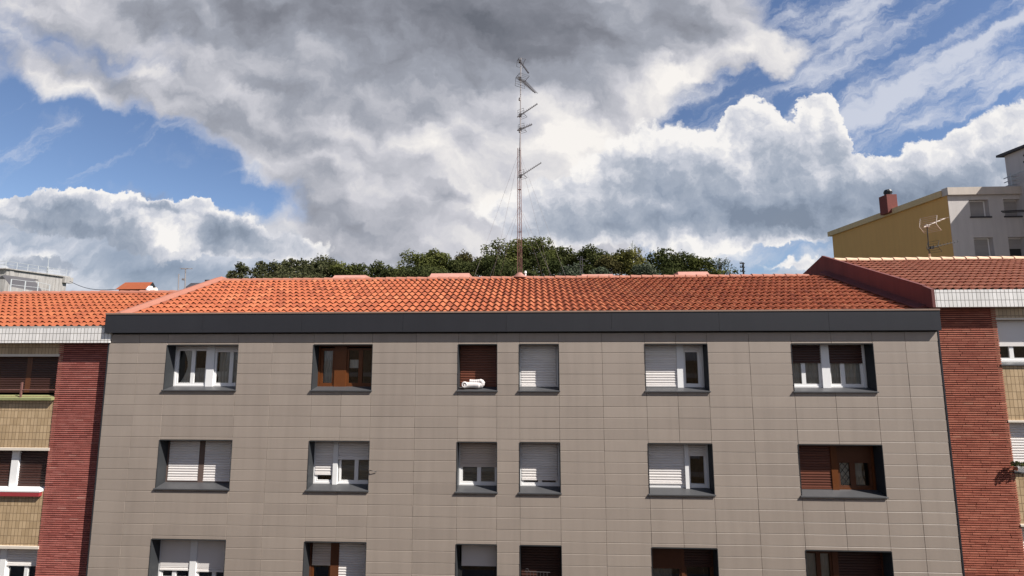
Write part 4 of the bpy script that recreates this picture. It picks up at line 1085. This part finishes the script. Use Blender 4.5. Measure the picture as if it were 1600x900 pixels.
p, q = at(291, 446, 44), at(325, 441, 44)
bh = empty('roof_house', (p.x + 1.5, 45, 0), 'dark brick roof with a black chimney peeping behind the mortared verge', 'house')
b = MB(); b.hull([(p.x, 44, 0), (q.x + 2, 44, 0), (q.x + 2, 49, 0), (p.x, 49, 0)], [(p.x, 44, q.z - .6), (q.x + 2, 44, q.z - .6), (q.x + 2, 49, q.z - .6), (p.x, 49, q.z - .6)]); b.build('wall', M['chimney_red'], bh)
b = MB(); b.hull([(p.x - .1, 43.8, q.z - .62), (q.x + 2, 43.8, q.z - .62), (q.x + 2, 49, q.z - .62), (p.x - .1, 49, q.z - .62)], [(p.x, 44.6, q.z + .02), (q.x + 2, 44.6, q.z + .02), (q.x + 2, 48, q.z + .05), (p.x, 48, q.z + .05)]); b.build('roof', M['dark_roof'], bh)
c_ = at(326, 437, 45)
b = MB(); b.box(c_.x - .4, c_.x + .4, 45, 45.8, q.z - .3, c_.z); b.build('chimney', M['black'], bh)

def tv_pole(px, ptop, pbot, y, label, cross):
    a, e = at(px, pbot, y), at(px, ptop, y)
    t = empty('roof_antenna', (a.x, y, a.z - 1), label, 'antenna')
    b = MB(); b.tube((a.x, y, a.z - 1), (e.x, y, e.z), .035, 6); b.build('pole', M['steel'], t)
    if cross:
        b = MB(); b.tube((e.x - .26, y - .1, e.z - .02), (e.x + .34, y + .2, e.z + .05), .022, 5)
        for k in range(6): x = e.x - .22 + k * .1; b.tube((x, y - .3, e.z), (x, y + .3, e.z + .03), .012, 4)
        b.build('aerial', M['steel'], t)
        b = MB(); b.box(e.x - .16, e.x + .02, y - .08, y + .08, a.z + .55, a.z + .67); b.build('amplifier', M['steel'], t)
    return t
tv_pole(279.5, 428, 452, 30, 'bare thin pole behind the bright orange roof', False)
tv_pole(290, 420, 450, 31, 'pole with a flat comb aerial on top, right of the bare pole', True)
a, e = at(109, 439.5, 58), at(190, 451.5, 40)
b = MB(); pts = [a.lerp(e, k / 10) + Vector((0, 0, -.5 * math.sin(math.pi * k / 10))) for k in range(11)]; b.path(pts, .035, 5); tag(b.build('overhead_cable', M['black']), 'dark cable sagging from the concrete roof block towards the ridge', 'cable')

# ------------------------------------------------------------------ poles and masts by the wood
a, e = at(1161, 432, 55), at(1161, 410, 55)
up_ = empty('utility_pole', (a.x, 55, a.z - 6), 'dark utility pole with short crossarms, alone right of the wood', 'pole')
b = MB(); b.tube((a.x, 55, a.z - 6), (e.x, 55, e.z), .13, 8, r2=.10); b.build('post', M['black'], up_)
for k, h in enumerate((.15, .6, 1.1)):
    b = MB(); b.box(e.x - .42, e.x + .12, 54.85, 54.95, e.z - h - .05, e.z - h + .05)
    for xx in (-.38, -.2): b.tube((e.x + xx, 54.9, e.z - h + .05), (e.x + xx, 54.9, e.z - h + .22), .04, 6)
    b.build('crossarm', M['black'], up_)
a, e = at(908, 436, 62), at(908, 402, 62)
lp = empty('lattice_pylon', (a.x, 62, a.z - 8), 'slim grey lattice pylon in front of the dark trees right of the mast', 'pylon')
b = MB()
for s in (-.22, .22):
    for t_ in (-.2, .2): b.tube((a.x + s, 62 + t_, a.z - 8), (e.x + s * .6, 62 + t_ * .6, e.z), .045, 5)
for k in range(16):
    za, zb_ = a.z - 8 + (e.z - a.z + 8) * k / 16, a.z - 8 + (e.z - a.z + 8) * (k + 1) / 16; s = 1 if k % 2 else -1
    b.tube((a.x - .2 * s, 61.8, za), (a.x + .2 * s, 61.8, zb_), .03, 4)
b.build('lattice', M['aerial'], lp)
for h in (.3, 1.1):
    b = MB(); b.box(e.x - .5, e.x + .5, 61.95, 62.05, e.z - h - .05, e.z - h + .05); b.build('crossarm', M['aerial'], lp)
a, e = at(988.5, 395, 135), at(989, 376, 135)
tm = empty('telecom_tower', (a.x, 135, a.z - 14), 'distant pale telecom tower above the olive tree', 'tower')
b = MB(); b.tube((a.x, 135, a.z - 14), (a.x, 135, a.z + 1.0), .55, 8); b.build('shaft', M['white_paint'], tm)
b = MB(); b.tube((a.x, 135, a.z + 1.0), (e.x, 135, e.z), .12, 6)
for (ddx, h) in ((-.5, 1.0), (.5, 1.4), (.2, 2.2), (-.35, 2.4)): b.box(e.x + ddx - .14, e.x + ddx + .14, 134.8, 135.1, e.z - h - .8, e.z - h + .2); b.tube((e.x, 135, e.z - h), (e.x + ddx, 135, e.z - h), .06, 4)
b.build('panel_aerials', M['rail_grey'], tm)

# ------------------------------------------------------------------ trees of the wood behind the ridge
def crown_mesh(b, r, cx, cy, zt, rx, h, style, leaf, dens):
    """Leaf clumps spread through a crown made of many uneven boughs."""
    lobes = []
    zb_ = zt - h
    if style == 'cone':
        for k in range(26):
            v = r.random() ** .8; rad = rx * (0.12 + .88 * (1 - v) ** .8); a = r.uniform(0, 2 * math.pi); q = rad * math.sqrt(r.random()) * .85
            lobes.append((cx + math.cos(a) * q, cy + math.sin(a) * q, zb_ + h * (.1 + .86 * v), rad * .36 + rx * .10, .75))
    else:
        for k in range(30):
            a = r.uniform(0, 2 * math.pi); e = math.asin(r.uniform(-.55, 1)); q = r.uniform(.45, .86)
            s = r.uniform(.26, .44) * rx
            lobes.append((cx + math.cos(a) * math.cos(e) * rx * q, cy + math.sin(a) * math.cos(e) * rx * q, zb_ + h * .5 + math.sin(e) * (h * .5) * q * .92, s, .8))
    top = max(l[2] + l[3] * l[4] for l in lobes); shift = zt - top
    for (lx, ly, lz, lr, sq) in lobes:
        n = int(dens * (lr / leaf) ** 2); bias = r.gauss(0, .14)
        for k in range(n):
            d = Vector((r.gauss(0, 1), r.gauss(0, 1), r.gauss(0, 1))).normalized(); rad = lr * (r.uniform(.6, 1.0) if r.random() < .91 else r.uniform(.95, 1.22))
            c = Vector((lx + d.x * rad, ly + d.y * rad, lz + shift + d.z * rad * sq))
            u = Vector((r.gauss(0, 1), r.gauss(0, 1), r.gauss(0, .7))).normalized(); w_ = (u.cross(d) if abs(u.dot(d)) < .95 else u.orthogonal()).normalized()
            s = leaf * r.uniform(.6, 1.35); t = min(1, max(0, r.gauss(.46, .15) + bias))
            b.face([c - u * s * .5, c + w_ * s * .34, c + u * s * .55, c - w_ * s * .34], t)
    return lobes, shift

def tree(name, px, py, wpx, y, style, mat, label, seed, hpx=None, dens=11, leaf=.5, cat='tree', group=None):
    r = random.Random(seed); p = at(px, py - 2.5, y); k = F_PX / y
    rx = wpx * 1.2 / k / 2; h = (hpx or wpx * 1.1) / k; gz = min(hill_z(p.x, y), p.z - h - 1.0)
    t = empty(name, (p.x, y, gz), label, cat, group)
    b = MB(); lobes, sh = crown_mesh(b, r, p.x, y, p.z, rx, h, style, leaf * y / 110, dens); b.build('crown', M[mat], t)
    b = MB(); base = Vector((p.x, y, gz)); topp = Vector((p.x + r.uniform(-.3, .3), y, p.z - h * .35))
    b.path([base, base.lerp(topp, .5) + Vector((r.uniform(-.3, .3), r.uniform(-.3, .3), 0)), topp], [rx * .09 + .12, rx * .06 + .08, .08], 7)
    for l in lobes[:9]:
        s = base.lerp(topp, r.uniform(.45, .9)); b.path([s, s.lerp(Vector(l[:3]), .5) + Vector((0, 0, .2)), Vector((l[0], l[1], l[2] + sh))], [.10, .07, .03], 5)
    b.build('trunk', M['bark'], t)
    return t

T = tree
T('pine_tree', 378, 411, 44, 105, 'cone', 'leaf_pine', 'dark pointed pine, the first at the verge end of the wood', 101)
T('pine_tree', 362, 425, 22, 104, 'cone', 'leaf_pine', 'lowest dark pine, just clear of the mortared verge peak', 102)
T('pine_tree', 408, 409.5, 38, 108, 'cone', 'leaf_pine', 'flat shouldered pine, second tall one from the verge', 103)
T('pine_tree', 434, 410, 36, 106, 'round', 'leaf_pine', 'twin topped pine between the flat shouldered and slim pines', 104)
T('pine_tree', 445, 407.5, 13, 112, 'cone', 'leaf_pine', 'slimmest pine, a narrow spire in the dark row', 105)
T('pine_tree', 456, 405, 34, 108, 'cone', 'leaf_pine', 'pine with a dark knobbed top beside the slim spire', 106)
T('pine_tree', 471, 407, 24, 112, 'round', 'leaf_pine', 'open pine with a light gap on its right, before the broad pine', 107)
T('pine_tree', 497, 400, 56, 106, 'round', 'leaf_pine', 'broadest and tallest pine of the dark row', 108)
T('pine_tree', 512, 407, 40, 104, 'round', 'leaf_pine', 'lower shoulder pine right of the tallest in the row', 109)
T('broadleaf_tree', 533, 411, 32, 102, 'round', 'leaf_mid', 'green rounded tree ending the pine row at the sky gap', 110)
T('broadleaf_tree', 560, 412, 36, 108, 'round', 'leaf_dark', 'low dark tree just right of the sky gap', 111)
T('broadleaf_tree', 590, 407, 46, 104, 'cone', 'leaf_dark', 'dark domed tree with a peaked top left of the tall green tree', 112)
T('broadleaf_tree', 616, 417, 40, 100, 'round', 'leaf_dark', 'low dark tree filling the dip before the tall green tree', 113)
T('broadleaf_tree', 652, 394, 64, 100, 'round', 'leaf_mid', 'tall loose green tree rising above the second dormer', 114)
T('broadleaf_tree', 681, 392, 40, 102, 'round', 'leaf_mid', 'green tree with a ragged spike joined to the tall green one', 115)
T('broadleaf_tree', 702, 402, 40, 105, 'round', 'leaf_dark', 'dark round tree directly above the second dormer', 116)
T('broadleaf_tree', 738, 395, 56, 118, 'round', 'leaf_brown', 'browning tree left of the great tree by the mast', 117)
T('broadleaf_tree', 722, 405, 44, 102, 'round', 'leaf_dark', 'mid green tree in front of the browning one', 118)
T('broadleaf_tree', 788, 373.5, 72, 98, 'round', 'leaf_mid', 'great light green tree left of the mast', 119, hpx=84)
T('broadleaf_tree', 828, 371, 72, 100, 'round', 'leaf_mid', 'tallest green tree, right behind the mast', 120, hpx=86)
T('broadleaf_tree', 770, 398, 56, 92, 'round', 'leaf_dark', 'dark lower boughs tree below the great tree left of the mast', 121)
T('broadleaf_tree', 846, 397, 60, 92, 'round', 'leaf_dark', 'darker tree below the tallest one, right of the mast foot', 122)
T('broadleaf_tree', 866, 387, 44, 108, 'round', 'leaf_dark', 'small topped tree on the right shoulder of the tallest tree', 123)
T('broadleaf_tree', 889, 391, 46, 108, 'round', 'leaf_dark', 'dull dark tree behind the lattice pylon', 124)
T('broadleaf_tree', 930, 384.5, 52, 104, 'round', 'leaf_dark', 'dark tree with a bumpy top right of the lattice pylon', 125)
T('broadleaf_tree', 950, 401, 40, 98, 'round', 'leaf_brown', 'bare brownish tree between the dark and the olive tree', 126)
T('broadleaf_tree', 983, 387, 56, 100, 'round', 'leaf_olive', 'olive yellow tree under the distant telecom tower', 127, hpx=66)
T('broadleaf_tree', 970, 391, 30, 116, 'round', 'leaf_dark', 'dark crown peeping left of the telecom tower', 128)
T('broadleaf_tree', 1032, 390, 60, 104, 'round', 'leaf_dark', 'wide dark tree right of the olive tree', 129)
T('broadleaf_tree', 1066, 394, 50, 106, 'round', 'leaf_dark', 'dark tree with a pale crest above the last dormer', 130)
T('broadleaf_tree', 1093, 403, 40, 102, 'round', 'leaf_mid', 'sloping green tree above the right end of the last dormer', 131)
T('broadleaf_tree', 1124, 404, 30, 100, 'round', 'leaf_grey', 'thin see-through tree at the open end of the wood', 132, dens=2.0, leaf=.36)
T('shrub', 1137, 420, 24, 96, 'round', 'leaf_mid', 'small bright shrub last before the utility pole', 133, dens=4, cat='shrub')
T('shrub', 1110, 424, 40, 94, 'round', 'leaf_mid', 'low green bush between the last dormer and the bright shrub', 134, cat='shrub')
T('shrub', 892, 414, 34, 80, 'round', 'leaf_grey', 'round grey green bush left of the pylon foot', 135, cat='shrub')
T('shrub', 935, 419, 34, 80, 'round', 'leaf_grey', 'round grey green bush over the third dormer', 136, cat='shrub')
T('shrub', 1003, 413, 36, 82, 'round', 'leaf_grey', 'round grey green bush below the olive tree', 137, cat='shrub')
T('shrub', 915, 411, 34, 86, 'round', 'leaf_dark', 'dark bush between the two rounder bushes at the pylon', 138, cat='shrub')
T('shrub', 1050, 416, 60, 86, 'round', 'leaf_dark', 'wide dark bush low behind the last dormer', 139, cat='shrub')
T('shrub', 670, 418, 90, 84, 'round', 'leaf_dark', 'wide dark undergrowth bush behind the second dormer', 140, hpx=50, cat='shrub')
T('shrub', 460, 424, 120, 90, 'round', 'leaf_pine', 'long dark thicket along the foot of the pine row', 141, hpx=40, cat='shrub')
T('shrub', 800, 414, 80, 84, 'round', 'leaf_dark', 'dark bush round the foot of the mast', 142, hpx=50, cat='shrub')
